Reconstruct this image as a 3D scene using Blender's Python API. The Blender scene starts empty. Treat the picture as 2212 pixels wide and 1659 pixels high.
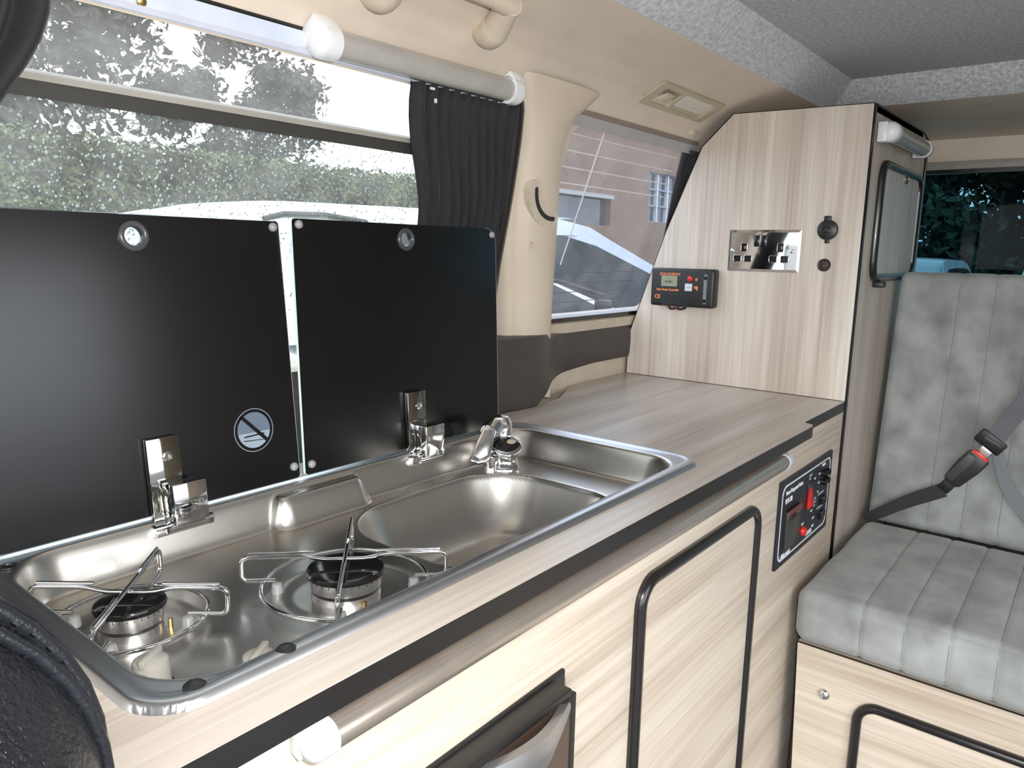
import bpy, bmesh, math, random
from mathutils import Vector, Matrix
random.seed(7)
sc = bpy.context.scene
COL = sc.collection
PI = math.pi

# ------------------------------------------------------------------ camera
CAM_F, YAW, PITCH, ROLL = 1614.846, 0.6704, -0.1769, 0.0199
CAM_P = Vector((-0.1773, -0.4038, 0.2789))
fw = Vector((math.cos(PITCH)*math.cos(YAW), math.cos(PITCH)*math.sin(YAW), math.sin(PITCH)))
rt = fw.cross(Vector((0, 0, 1))).normalized()
up = rt.cross(fw)
cr, sr = math.cos(ROLL), math.sin(ROLL)
r2 = rt*cr + up*sr
u2 = up*cr - rt*sr
cam = bpy.data.objects.new('camera', bpy.data.cameras.new('camera'))
COL.objects.link(cam)
cam.matrix_world = Matrix(((r2.x, u2.x, -fw.x, CAM_P.x), (r2.y, u2.y, -fw.y, CAM_P.y),
                           (r2.z, u2.z, -fw.z, CAM_P.z), (0, 0, 0, 1)))
cam.data.sensor_fit = 'HORIZONTAL'
cam.data.sensor_width = 36.0
cam.data.lens = CAM_F/2212*36.0
cam.data.clip_start = 0.01
cam.data.clip_end = 300
sc.camera = cam

# ------------------------------------------------------------------ sky, exposure
w = bpy.data.worlds.new('overcast_sky'); sc.world = w
w.use_nodes = True
nt = w.node_tree; nt.nodes.clear()
out = nt.nodes.new('ShaderNodeOutputWorld'); bg = nt.nodes.new('ShaderNodeBackground')
tc = nt.nodes.new('ShaderNodeTexCoord'); nz = nt.nodes.new('ShaderNodeTexNoise')
nz.inputs['Scale'].default_value = 2.2; nz.inputs['Detail'].default_value = 4
rp = nt.nodes.new('ShaderNodeValToRGB')
rp.color_ramp.elements[0].position = .3; rp.color_ramp.elements[0].color = (.78, .88, 1.0, 1)
rp.color_ramp.elements[1].position = .7; rp.color_ramp.elements[1].color = (1, 1, 1, 1)
nt.links.new(tc.outputs['Generated'], nz.inputs['Vector'])
nt.links.new(nz.outputs['Fac'], rp.inputs['Fac'])
nt.links.new(rp.outputs['Color'], bg.inputs['Color'])
bg.inputs['Strength'].default_value = 1.0
nt.links.new(bg.outputs['Background'], out.inputs['Surface'])
vs = sc.view_settings
vs.view_transform = 'Standard'; vs.look = 'None'; vs.gamma = 1.0; vs.use_curve_mapping = False
vs.exposure = 2.2
# the camera's own flash, just right of and above the lens
fl_d = bpy.data.lights.new('camera_flash', 'SPOT'); fl_d.energy = 6.4; fl_d.shadow_soft_size = .012; fl_d.color = (1.0, .985, .96)
fl_d.spot_size = math.radians(115); fl_d.spot_blend = .6
fl_o = bpy.data.objects.new('camera_flash', fl_d); COL.objects.link(fl_o)
fl_o.matrix_world = Matrix.Translation(r2*.062 + u2*.030 + fw*.01) @ cam.matrix_world

# ------------------------------------------------------------------ materials
MATS = {}
def new_mat(name):
    m = bpy.data.materials.new(name); m.use_nodes = True
    t = m.node_tree
    return m, t, t.nodes['Principled BSDF']
def mat(name, col, rough=.5, metal=0.0, spec=.5, var=.06, scale=30, bump=0.0, bscale=200, sheen=0.0, coat=0.0, rvar=0.0):
    if name in MATS: return MATS[name]
    m, t, b = new_mat(name)
    b.inputs['Roughness'].default_value = rough
    b.inputs['Metallic'].default_value = metal
    b.inputs['Specular IOR Level'].default_value = spec
    b.inputs['Coat Weight'].default_value = coat
    b.inputs['Sheen Weight'].default_value = sheen
    tc = t.nodes.new('ShaderNodeTexCoord')
    n = t.nodes.new('ShaderNodeTexNoise'); n.inputs['Scale'].default_value = scale; n.inputs['Detail'].default_value = 3
    t.links.new(tc.outputs['Object'], n.inputs['Vector'])
    r = t.nodes.new('ShaderNodeValToRGB')
    r.color_ramp.elements[0].position = .3; r.color_ramp.elements[1].position = .7
    r.color_ramp.elements[0].color = tuple(c*(1-var) for c in col)+(1,)
    r.color_ramp.elements[1].color = tuple(min(1, c*(1+var)) for c in col)+(1,)
    t.links.new(n.outputs['Fac'], r.inputs['Fac'])
    t.links.new(r.outputs['Color'], b.inputs['Base Color'])
    if bump:
        n2 = t.nodes.new('ShaderNodeTexNoise'); n2.inputs['Scale'].default_value = bscale; n2.inputs['Detail'].default_value = 3
        t.links.new(tc.outputs['Object'], n2.inputs['Vector'])
        bp = t.nodes.new('ShaderNodeBump'); bp.inputs['Strength'].default_value = bump; bp.inputs['Distance'].default_value = .002
        t.links.new(n2.outputs['Fac'], bp.inputs['Height']); t.links.new(bp.outputs['Normal'], b.inputs['Normal'])
    MATS[name] = m
    return m
def wood(name, axis, cols, fine=70, coarse=16, stretch=1.1, rough=.36):
    """striped laminate, grain along axis (0 x, 1 y, 2 z)"""
    m, t, b = new_mat(name)
    tc = t.nodes.new('ShaderNodeTexCoord')
    def noise(sc_, st, det, dist=0.0):
        mp = t.nodes.new('ShaderNodeMapping')
        s = [sc_]*3; s[axis] = st
        mp.inputs['Scale'].default_value = s
        t.links.new(tc.outputs['Object'], mp.inputs['Vector'])
        n = t.nodes.new('ShaderNodeTexNoise'); n.inputs['Scale'].default_value = 1
        n.inputs['Detail'].default_value = det; n.inputs['Roughness'].default_value = .6; n.inputs['Distortion'].default_value = dist
        t.links.new(mp.outputs['Vector'], n.inputs['Vector'])
        return n
    a = noise(coarse, stretch, 3, .35); c = noise(fine*2.2, stretch*2.5, 5, .1)
    mx = t.nodes.new('ShaderNodeMix'); mx.data_type = 'FLOAT'; mx.inputs['Factor'].default_value = .42
    t.links.new(a.outputs['Fac'], mx.inputs[2]); t.links.new(c.outputs['Fac'], mx.inputs[3])
    r = t.nodes.new('ShaderNodeValToRGB'); r.color_ramp.elements.remove(r.color_ramp.elements[1])
    r.color_ramp.elements[0].position = .30; r.color_ramp.elements[0].color = cols[0]+(1,)
    for p, q in ((.43, 1), (.52, 2), (.62, 3)):
        e = r.color_ramp.elements.new(p); e.color = cols[q]+(1,)
    t.links.new(mx.outputs[0], r.inputs['Fac'])
    t.links.new(r.outputs['Color'], b.inputs['Base Color'])
    b.inputs['Roughness'].default_value = rough
    bp = t.nodes.new('ShaderNodeBump'); bp.inputs['Strength'].default_value = .12; bp.inputs['Distance'].default_value = .0006
    t.links.new(c.outputs['Fac'], bp.inputs['Height']); t.links.new(bp.outputs['Normal'], b.inputs['Normal'])
    return m
def glass_mat(name, tint, refl=.06, rough=0.02, film=0.0):
    m = bpy.data.materials.new(name); m.use_nodes = True
    t = m.node_tree; t.nodes.clear()
    o = t.nodes.new('ShaderNodeOutputMaterial'); tr = t.nodes.new('ShaderNodeBsdfTransparent'); g = t.nodes.new('ShaderNodeBsdfGlossy')
    tc = t.nodes.new('ShaderNodeTexCoord'); n = t.nodes.new('ShaderNodeTexNoise'); n.inputs['Scale'].default_value = 6
    r = t.nodes.new('ShaderNodeValToRGB')
    r.color_ramp.elements[0].color = tuple(c*.94 for c in tint)+(1,); r.color_ramp.elements[1].color = tuple(tint)+(1,)
    t.links.new(tc.outputs['Object'], n.inputs['Vector']); t.links.new(n.outputs['Fac'], r.inputs['Fac'])
    t.links.new(r.outputs['Color'], tr.inputs['Color'])
    g.inputs['Roughness'].default_value = rough
    lw = t.nodes.new('ShaderNodeLayerWeight'); lw.inputs['Blend'].default_value = .5
    pw = t.nodes.new('ShaderNodeMath'); pw.operation = 'POWER'; pw.inputs[1].default_value = 5
    t.links.new(lw.outputs['Facing'], pw.inputs[0])
    mu = t.nodes.new('ShaderNodeMath'); mu.operation = 'MULTIPLY_ADD'; mu.inputs[1].default_value = .8; mu.inputs[2].default_value = refl*.4
    t.links.new(pw.outputs[0], mu.inputs[0]); mu.use_clamp = True
    mx = t.nodes.new('ShaderNodeMixShader')
    t.links.new(mu.outputs[0], mx.inputs[0]); t.links.new(tr.outputs[0], mx.inputs[1]); t.links.new(g.outputs[0], mx.inputs[2])
    if film:      # thin layer of dirt and moisture on the pane
        df = t.nodes.new('ShaderNodeBsdfTranslucent'); d2 = t.nodes.new('ShaderNodeBsdfDiffuse'); ad = t.nodes.new('ShaderNodeMixShader'); m2 = t.nodes.new('ShaderNodeMixShader')
        n2 = t.nodes.new('ShaderNodeTexNoise'); n2.inputs['Scale'].default_value = 18; n2.inputs['Detail'].default_value = 5
        t.links.new(tc.outputs['Object'], n2.inputs['Vector'])
        mm = t.nodes.new('ShaderNodeMath'); mm.operation = 'MULTIPLY'; mm.inputs[1].default_value = film*2
        t.links.new(n2.outputs['Fac'], mm.inputs[0])
        df.inputs['Color'].default_value = (.85, .84, .83, 1); d2.inputs['Color'].default_value = (.8, .8, .8, 1)
        t.links.new(df.outputs[0], ad.inputs[1]); t.links.new(d2.outputs[0], ad.inputs[2])
        t.links.new(mm.outputs[0], m2.inputs[0]); t.links.new(mx.outputs[0], m2.inputs[1]); t.links.new(ad.outputs[0], m2.inputs[2])
        mx = m2
    t.links.new(mx.outputs[0], o.inputs['Surface'])
    return m

WOOD_COLS = [(.38, .315, .26), (.53, .455, .38), (.62, .545, .465), (.72, .65, .565)]
WOODZ = wood('laminate_vertical_grain', 2, WOOD_COLS)
WOODX = wood('laminate_long_grain', 0, [(.42, .33, .245), (.58, .485, .385), (.68, .585, .475), (.77, .68, .565)], coarse=15)
WOODT = wood('worktop_long_grain', 0, [(.33, .275, .225), (.43, .37, .31), (.52, .455, .395), (.60, .54, .475)], coarse=17, rough=.3)
WOODY = wood('laminate_cross_grain', 1, [(.42, .33, .245), (.58, .485, .385), (.68, .585, .475), (.77, .68, .565)], coarse=15)
EDGE = mat('black_edging', (.012, .011, .011), .32)
TRIMB = mat('black_trim_rubber', (.014, .012, .012), .22, coat=.3)
CREAM = mat('cream_plastic', (.65, .555, .44), .42, scale=9, var=.03)
HEADL = mat('cream_headliner', (.72, .62, .515), .75, scale=14, var=.04, bump=.15, bscale=420)
CREAM2 = mat('cream_insert', (.62, .54, .42), .45)
DARKP = mat('charcoal_panel', (.055, .047, .042), .45, bump=.1, bscale=600)
CARPET = mat('grey_carpet', (.55, .565, .585), .95, scale=150, var=.30, bump=.6, bscale=500, sheen=.3)
CARPET_SHADED = mat('shaded_grey_carpet', (.37, .38, .40), .95, scale=140, var=.28, bump=.6, bscale=450, sheen=.2)  # same carpet, colour darkened for the shading on the ceiling panel
WHITEP = mat('white_plastic', (.78, .79, .80), .35)
GREYTUBE = mat('grey_lamp_diffuser', (.42, .40, .375), .25, coat=.4)
TUBEC = mat('beige_lamp_diffuser', (.56, .50, .44), .22, .8, coat=.3)
CLEARP = mat('milky_plastic', (.62, .67, .72), .3)
RAIL = mat('pale_blue_rail', (.60, .66, .78), .35)
STEEL = mat('brushed_steel', (.68, .655, .61), .30, 1.0, var=.03, scale=60)
RIM = mat('steel_rim', (.62, .63, .65), .34, 1.0, var=.03)
CHROME = mat('chrome', (.82, .82, .83), .045, 1.0, var=.01)
ALU = mat('satin_aluminium', (.75, .75, .75), .3, 1.0, var=.03)
SILVER = mat('satin_silver', (.50, .50, .50), .33, .85, var=.03)
BLACKG = mat('black_glass', (.0035, .0035, .004), .22, spec=.55, var=.1)
GEDGE = mat('glass_edge', (.70, .86, .92), .15)
BLACKE = mat('black_enamel', (.008, .008, .008), .12)
BLACKP = mat('black_plastic', (.014, .014, .014), .4)
BROWN = mat('dark_brown_panel', (.085, .055, .04), .4)
LEATH = mat('black_leather', (.008, .009, .012), .30, var=.15, scale=60, bump=.9, bscale=480, coat=.15)
CURT = mat('black_curtain', (.013, .013, .016), .8, scale=60, var=.2, sheen=.1)
RUBBER = mat('clear_rubber', (.27, .27, .275), .3)
RED = mat('red_plastic', (.72, .02, .015), .35)
ORANGE = mat('orange_print', (.95, .28, .09), .5)
WPRINT = mat('white_print', (.85, .88, .92), .5)
GPRINT = mat('grey_print', (.42, .43, .46), .5)
LCD = mat('lcd_glass', (.27, .29, .19), .3)
PANELB = mat('navy_black_panel', (.012, .014, .024), .35)
SUEDE = mat('grey_suede', (.30, .312, .305), .85, scale=13, var=.34, bump=.1, bscale=300, sheen=.35)
SEAM = mat('seam_thread', (.19, .20, .205), .85)
WEBB = mat('grey_webbing', (.12, .12, .135), .6, bump=.3, bscale=900)
WEBD = mat('black_webbing', (.022, .022, .026), .6, bump=.3, bscale=900)
GLASS_T = glass_mat('tinted_glass', (.80, .84, .83), film=.085)
GLASS_U = glass_mat('tinted_glass_upper', (.82, .83, .83), film=.12)
GLASS_S = glass_mat('blue_tinted_glass', (.72, .75, .80), film=.055)
GLASS_R = glass_mat('green_tinted_glass', (.24, .36, .40), refl=.01)
CLEARG = glass_mat('clear_grommet', (.55, .58, .60), refl=.10, rough=.15)
BRASS = mat('brass', (.60, .42, .16), .3, 1.0)

# ------------------------------------------------------------------ helpers
def tag(o, label=None, cat=None, group=None, kind=None):
    if label: o['label'] = label
    if cat: o['category'] = cat
    if group: o['group'] = group
    if kind: o['kind'] = kind
    return o
def thing(name, label, cat, loc, group=None, kind=None):
    e = bpy.data.objects.new(name, None); COL.objects.link(e)
    e.location = loc; e.empty_display_size = .05
    return tag(e, label, cat, group, kind)
ROOTLOC = {}
def wloc(o):
    v = Vector(o.location)
    return v
def link(name, me, m, parent=None):
    o = bpy.data.objects.new(name, me); COL.objects.link(o)
    if m is not None: me.materials.append(m)
    if parent is not None:
        o.parent = parent
        if parent.type == 'EMPTY': o.matrix_parent_inverse = Matrix.Translation(-Vector(parent.location))
    return o
class B:
    """mesh collector in world coordinates"""
    def __init__(s): s.v = []; s.f = []
    def add(s, vs, fs):
        o = len(s.v); s.v += [tuple(p) for p in vs]; s.f += [tuple(i+o for i in f) for f in fs]; return s
    def box(s, lo, hi):
        x0, y0, z0 = lo; x1, y1, z1 = hi
        return s.add([(x0,y0,z0),(x1,y0,z0),(x1,y1,z0),(x0,y1,z0),(x0,y0,z1),(x1,y0,z1),(x1,y1,z1),(x0,y1,z1)],
                     [(0,3,2,1),(4,5,6,7),(0,1,5,4),(1,2,6,5),(2,3,7,6),(3,0,4,7)])
    def obox(s, c, ax, ay, az):
        """oriented box: centre and three half-axis vectors"""
        c = Vector(c); ax = Vector(ax); ay = Vector(ay); az = Vector(az)
        vs = [c+ax*i+ay*j+az*k for k in (-1, 1) for (i, j) in ((-1,-1),(1,-1),(1,1),(-1,1))]
        return s.add(vs, [(0,3,2,1),(4,5,6,7),(0,1,5,4),(1,2,6,5),(2,3,7,6),(3,0,4,7)])
    def prism(s, poly, ext):
        """poly: list of 3d points (planar), extruded by vector"""
        n = len(poly); e = Vector(ext)
        vs = [Vector(p) for p in poly]; vs += [p+e for p in vs]
        return s.add(vs, [tuple(range(n-1, -1, -1)), tuple(range(n, 2*n))]+[(i, (i+1) % n, n+(i+1) % n, n+i) for i in range(n)])
    def lathe(s, c, prof, n=32, axis=(0, 0, 1)):
        """prof: list of (r, h) along axis from centre c"""
        a = Vector(axis).normalized(); c = Vector(c)
        e1 = a.orthogonal().normalized(); e2 = a.cross(e1)
        o = len(s.v); m = len(prof)
        for (r, h) in prof:
            for k in range(n):
                t = 2*PI*k/n
                s.v.append(tuple(c+a*h+(e1*math.cos(t)+e2*math.sin(t))*max(r, 1e-5)))
        for i in range(m-1):
            for k in range(n):
                k2 = (k+1) % n
                s.f.append((o+i*n+k, o+i*n+k2, o+(i+1)*n+k2, o+(i+1)*n+k))
        s.f.append(tuple(o+k for k in range(n-1, -1, -1))); s.f.append(tuple(o+(m-1)*n+k for k in range(n)))
        return s
    def tube(s, pts, r, n=8, closed=False):
        pts = [Vector(p) for p in pts]; m = len(pts); o = len(s.v)
        rr = r if isinstance(r, (list, tuple)) else [r]*m
        tang = []
        for i in range(m):
            if closed: d = pts[(i+1) % m]-pts[i-1]
            else: d = pts[min(i+1, m-1)]-pts[max(i-1, 0)]
            tang.append(d.normalized())
        e1 = tang[0].orthogonal().normalized()
        for i in range(m):
            e1 = (e1-tang[i]*e1.dot(tang[i])).normalized(); e2 = tang[i].cross(e1)
            for k in range(n):
                t = 2*PI*k/n
                s.v.append(tuple(pts[i]+(e1*math.cos(t)+e2*math.sin(t))*rr[i]))
        for i in range(m if closed else m-1):
            i2 = (i+1) % m
            for k in range(n):
                k2 = (k+1) % n
                s.f.append((o+i*n+k, o+i*n+k2, o+i2*n+k2, o+i2*n+k))
        if not closed:
            s.f.append(tuple(o+k for k in range(n-1, -1, -1))); s.f.append(tuple(o+(m-1)*n+k for k in range(n)))
        return s
    def grid(s, P, flip=False):
        """P: rows of points"""
        o = len(s.v); nr = len(P); nc = len(P[0])
        for row in P: s.v += [tuple(p) for p in row]
        for i in range(nr-1):
            for j in range(nc-1):
                q = (o+i*nc+j, o+i*nc+j+1, o+(i+1)*nc+j+1, o+(i+1)*nc+j)
                s.f.append(q[::-1] if flip else q)
        return s
    def ribbon(s, pts, wvs, half, th, nv):
        """flat strap: centre points, width directions, half width, thickness, normals"""
        o = len(s.v); m = len(pts)
        for i in range(m):
            p = Vector(pts[i]); wv = Vector(wvs[i] if isinstance(wvs, list) else wvs).normalized(); n = Vector(nv).normalized()
            h = half[i] if isinstance(half, (list, tuple)) else half
            for a, b in ((-1, 0), (1, 0), (1, 1), (-1, 1)):
                s.v.append(tuple(p+wv*h*a+n*th*(b-.5)))
        for i in range(m-1):
            for k in range(4):
                k2 = (k+1) % 4
                s.f.append((o+i*4+k, o+i*4+k2, o+(i+1)*4+k2, o+(i+1)*4+k))
        s.f.append((o+3, o+2, o+1, o)); s.f.append(tuple(o+(m-1)*4+k for k in range(4)))
        return s
    def mesh(s, name, smooth=None, bevel=0, seg=2, merge=False):
        me = bpy.data.meshes.new(name); me.from_pydata(s.v, [], s.f)
        bm = bmesh.new(); bm.from_mesh(me)
        if merge: bmesh.ops.remove_doubles(bm, verts=bm.verts, dist=1e-5)
        bmesh.ops.recalc_face_normals(bm, faces=bm.faces)
        if bevel:
            es = [e for e in bm.edges if len(e.link_faces) == 2 and e.calc_face_angle(0) > .5]
            bmesh.ops.bevel(bm, geom=es, offset=bevel, segments=seg, affect='EDGES', profile=.5, clamp_overlap=True)
        if smooth is not None:
            ang = math.radians(smooth)
            for f in bm.faces: f.smooth = True
            for e in bm.edges:
                if len(e.link_faces) == 2 and e.calc_face_angle(0) > ang: e.smooth = False
        bm.to_mesh(me); bm.free()
        return me
    def build(s, name, m, parent=None, smooth=40, bevel=0, seg=2, merge=False):
        return link(name, s.mesh(name, smooth, bevel, seg, merge), m, parent)
def fillet(pts, r, k=5, closed=False):
    pts = [Vector(p) for p in pts]; n = len(pts); out = []
    for i in range(n):
        if not closed and i in (0, n-1): out.append(pts[i]); continue
        a, b, c = pts[i-1], pts[i], pts[(i+1) % n]
        d1 = (a-b); d2 = (c-b)
        rr = min(r, d1.length*.49, d2.length*.49)
        p1 = b+d1.normalized()*rr; p2 = b+d2.normalized()*rr
        for j in range(k+1):
            t = j/k
            out.append(p1*(1-t)**2+b*2*t*(1-t)+p2*t*t)
    return out
def rrect(u0, v0, u1, v1, r, k=6):
    rs = r if isinstance(r, (list, tuple)) else [r]*4
    out = []
    for (cu, cv, a0, rr) in ((u1-rs[0], v0+rs[0], -PI/2, rs[0]), (u1-rs[1], v1-rs[1], 0, rs[1]), (u0+rs[2], v1-rs[2], PI/2, rs[2]), (u0+rs[3], v0+rs[3], PI, rs[3])):
        if rr <= 0: out.append((cu, cv)); continue
        for j in range(k+1):
            t = a0+PI/2*j/k; out.append((cu+rr*math.cos(t), cv+rr*math.sin(t)))
    return out
def circle(cu, cv, r, n=24):
    return [(cu+r*math.cos(2*PI*i/n), cv+r*math.sin(2*PI*i/n)) for i in range(n)]
def plate(name, outer, holes, f, th, m, parent=None, smooth=40):
    """flat plate with holes. f(u,v) -> 3d point on the front face, th vector to the back"""
    bm = bmesh.new(); es = []
    for lp in [outer]+list(holes):
        vs = [bm.verts.new((u, v, 0)) for u, v in lp]
        es += [bm.edges.new((vs[i], vs[(i+1) % len(vs)])) for i in range(len(vs))]
    bmesh.ops.triangle_fill(bm, use_beauty=True, use_dissolve=False, edges=es)
    fs = list(bm.faces)
    for v in bm.verts: v.co = Vector(f(v.co.x, v.co.y))
    r = bmesh.ops.extrude_face_region(bm, geom=fs)
    t = Vector(th)
    for g in r['geom']:
        if isinstance(g, bmesh.types.BMVert): g.co += t
    bmesh.ops.recalc_face_normals(bm, faces=bm.faces)
    ang = math.radians(smooth)
    for fc in bm.faces: fc.smooth = True
    for e in bm.edges:
        if len(e.link_faces) != 2 or e.calc_face_angle(0) > ang: e.smooth = False
    me = bpy.data.meshes.new(name); bm.to_mesh(me); bm.free()
    return link(name, me, m, parent)
def rbox(name, lo, hi, bev, m, parent=None, seg=3):
    return B().box(lo, hi).build(name, m, parent, 40, bev, seg)
def text(name, s, size, o, U, V, m, parent=None, align='LEFT', ext=.0004, stretch=1.0, bold=0.0):
    cu = bpy.data.curves.new(name, 'FONT'); cu.body = s; cu.size = size; cu.align_x = align; cu.extrude = ext
    cu.offset = bold*size
    cu.resolution_u = 3
    ob = bpy.data.objects.new(name, cu); COL.objects.link(ob)
    dg = bpy.context.evaluated_depsgraph_get(); dg.update()
    me = bpy.data.meshes.new_from_object(ob.evaluated_get(dg))
    bpy.data.objects.remove(ob); bpy.data.curves.remove(cu)
    U = Vector(U); V = Vector(V); N = U.cross(V); o = Vector(o)
    for v in me.vertices:
        c = v.co; v.co = o+U*c.x*stretch+V*c.y+N*c.z
    me.materials.clear()
    return link(name, me, m, parent)
def sstep(a, b, x):
    t = max(0, min(1, (x-a)/(b-a))); return t*t*(3-2*t)
def interp(tab, z):
    if z <= tab[0][0]: return tab[0][1]
    for (a, p), (b, q) in zip(tab, tab[1:]):
        if z <= b: return p+(q-p)*(z-a)/(b-a)
    return tab[-1][1]

# ================================================================== SETTING: the van body
def yw(z): return .485-.3704*(z-.09)
FLOOR = -.86
fl = B().box((-1.4, -1.03, FLOOR-.03), (2.12, .52, FLOOR)).build('floor', mat('grey_vinyl', (.16, .16, .16), .5, bump=.1))
tag(fl, 'grey vinyl floor of the van below the bench', 'floor', kind='structure')

# side wall with two window openings
H1 = (-.12, .105, .775, .487); H2 = (.915, .14, 1.46, .489)
wl = plate('wall_left', [(-.9, .09), (2.1, .09), (2.1, .51), (-.9, .51)],
           [rrect(*H1, [.02, .03, .02, .02]), rrect(*H2, [.03, .035, .02, .02])],
           lambda u, v: (u, yw(v), v), (0, .03, .011), CREAM)
tag(wl, 'cream inner side wall of the van around the two side windows', 'wall', kind='structure')
B().box((-.9, .485, FLOOR), (2.1, .51, .09)).build('lower_panel', CREAM, wl)
# headliner curve from window tops to the carpeted roof frame
hp = [(.340, .492), (.329, .512), (.312, .535), (.288, .556), (.255, .573), (.205, .588), (.145, .6)]
hp2 = []
for i in range(len(hp)-1):
    for k in range(4):
        t = k/4; hp2.append((hp[i][0]*(1-t)+hp[i+1][0]*t, hp[i][1]*(1-t)+hp[i+1][1]*t))
hp2.append(hp[-1])
b = B()
xs = [-.9+i*.1 for i in range(31)]
b.grid([[(x, y, z) for x in xs] for (y, z) in hp2])
hl = b.build('trim_1', HEADL, None, 60)
tag(hl, 'cream headliner curving from the side windows up to the roof', 'headliner', kind='structure')
b = B()
b.grid([[(1.635, y, .6), (1.9, y, .598), (2.06, y, .590), (2.10, y, .583)] for y in (-1.02, -.5, 0, .145)])
b.grid([[(x, -1.02, .6), (x, -.68, .6)] for x in (-.9, 0, 1.635)])
b.grid([[(2.10, -1.02, .583), (2.10, .3, .583)], [(2.105, -1.02, .525), (2.105, .3, .525)]])
b.grid([[(1.635, .145, .6), (2.1, .145, .59)], [(1.635, .2, .605), (2.1, .2, .6)]])
b.build('rear_header', HEADL, hl, 30)
# carpet frame and ceiling panel
b = B()
o_ = [(-.9, -.68), (1.635, -.68), (1.635, .145), (-.9, .145)]
i_ = [(-.84, -.62), (1.578, -.62), (1.578, .083), (-.84, .083)]
N = 14
for k in range(4):
    a0, a1 = o_[k], o_[(k+1) % 4]; c0, c1 = i_[k], i_[(k+1) % 4]
    P = []
    for j in range(N+1):
        t = j/N; z = .6+.05*math.sin(t*PI/2)**1.0*(t**.3 if t else 0); row = []
        for q in range(9):
            s = q/8
            ox = a0[0]*(1-s)+a1[0]*s; oy = a0[1]*(1-s)+a1[1]*s; ix = c0[0]*(1-s)+c1[0]*s; iy = c0[1]*(1-s)+c1[1]*s
            row.append((ox*(1-t)+ix*t, oy*(1-t)+iy*t, .6+.05*t-.006*math.sin(PI*t)))
        P.append(row)
    b.grid(P)
fr = b.build('trim_2', CARPET, None, 40, merge=True)
tag(fr, 'pale grey carpeted frame running around the roof opening', 'roof trim', kind='structure')
b = B().box((-.86, -.64, .65), (1.6, .1, .665))
ce = b.build('ceiling', CARPET_SHADED)
tag(ce, 'grey carpeted ceiling panel of the raised roof with shade in its colour', 'ceiling', kind='structure')
b = B().box((-.95, -1.05, .67), (2.15, .4, .69))
b.build('roof_shell', WHITEP, ce)
# rear wall with window opening
wr = plate('wall_rear', [(-1.03, FLOOR), (.5, FLOOR), (.5, .2), (.33, .525), (-1.03, .525)], [rrect(-.95, .1, .36, .503, .04)],
           lambda u, v: (2.10+.0*v, u, v), (.03, 0, 0), CREAM)
tag(wr, 'cream rear wall of the van around the tailgate window', 'wall', kind='structure')
# door side of the van: open sliding door and a window, outside the view
wd = plate('wall_right', [(-.9, FLOOR), (2.1, FLOOR), (2.1, .6), (-.9, .6)],
           [rrect(-.82, FLOOR+.02, .74, .5, .06)],
           lambda u, v: (u, -1.03, v), (0, -.03, 0), CREAM)
tag(wd, 'cream side wall of the van with the open sliding doorway', 'wall', kind='structure')

# ---- window 1: large side window
w1 = thing('window_1', 'large rain-speckled side window behind the black hob lids', 'window', (.33, .42, .1), kind='structure')
def wplane(u, v, off=0): return (u, yw(v)+.010+off, v+.0037)
plate('lower_pane', [(-.13, .09), (.80, .09), (.80, .416), (-.13, .416)], [], lambda u, v: wplane(u, v), (0, .004, .0015), GLASS_T, w1)
plate('upper_pane', [(-.13, .420), (.80, .420), (.80, .50), (-.13, .50)], [], lambda u, v: wplane(u, v, -.002), (0, .004, .0015), GLASS_U, w1)
zz = .413
B().obox((.33, yw(zz)+.012, zz+.004), (.47, 0, 0), (0, .008, .003), (0, -.0037*.8, .0105*.8)).build('split_bar', mat('dark_window_bar', (.045, .043, .038), .5), w1)
B().obox((.33, yw(.424)+.008, .4245), (.47, 0, 0), (0, .008, .003), (0, -.0009, .0028)).build('split_bar_cap', mat('beige_window_bar', (.34, .32, .28), .5), w1)
# rubber seal along the right and top of the opening
sl = [Vector((x_, yw(z_)-.013, z_)) for x_, z_ in ((.722, .508), (.738, .49), (.752, .45), (.774, .36), (.792, .26), (.815, .17), (.825, .10))]
B().tube(fillet(sl, .04), .013, 10).build('window_seal', TRIMB, w1)
B().obox((.33, .3315, .5005), (.46, 0, 0), (0, .003, .001), (0, -.0042, .0115)).build('top_rail', RAIL, w1)
B().obox((.33, .3275, .491), (.46, 0, 0), (0, .0035, .001), (0, -.001, .0028)).build('top_rail_lip', mat('rail_lip', (.55, .57, .66), .4), w1)
B().tube([(-.12, .327, .514), (.79, .327, .514)], .0022, 8).build('top_rail_gasket', BLACKP, w1)
B().lathe((.184, .326, .497), [(.0045, 0), (.0042, .002), (.0022, .003)], 10, (0, -.94, -.34)).build('rail_screw', BRASS, w1)
# raindrops on the outside of the lower pane
b = B()
rd = random.Random(3)
for i in range(2600):
    u = rd.uniform(.03, .60); v = .10+.31*(rd.random()**.62); rr = rd.uniform(.0005, .0014)*(1.3 if rd.random() < .12 else 1)
    if v < .27 and rd.random() < .5: continue
    c = Vector(wplane(u, v, .0052)); n = Vector((0, .938, .347)); e1 = Vector((1, 0, 0)); e2 = n.cross(e1)
    vs_ = [c+n*rr*.55]
    for k in range(6):
        t = k*PI/3; vs_.append(c+(e1*math.cos(t)+e2*math.sin(t)*1.25)*rr)
    b.add(vs_, [(0, 1+k, 1+(k+1) % 6) for k in range(6)])
dm = bpy.data.materials.new('water_drops'); dm.use_nodes = True
pb = dm.node_tree.nodes['Principled BSDF']; pb.inputs['Transmission Weight'].default_value = .25; pb.inputs['IOR'].default_value = 1.33
pb.inputs['Roughness'].default_value = .12; pb.inputs['Base Color'].default_value = (.95, .97, 1, 1)
nn = dm.node_tree.nodes.new('ShaderNodeTexNoise'); nn.inputs['Scale'].default_value = 80
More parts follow.
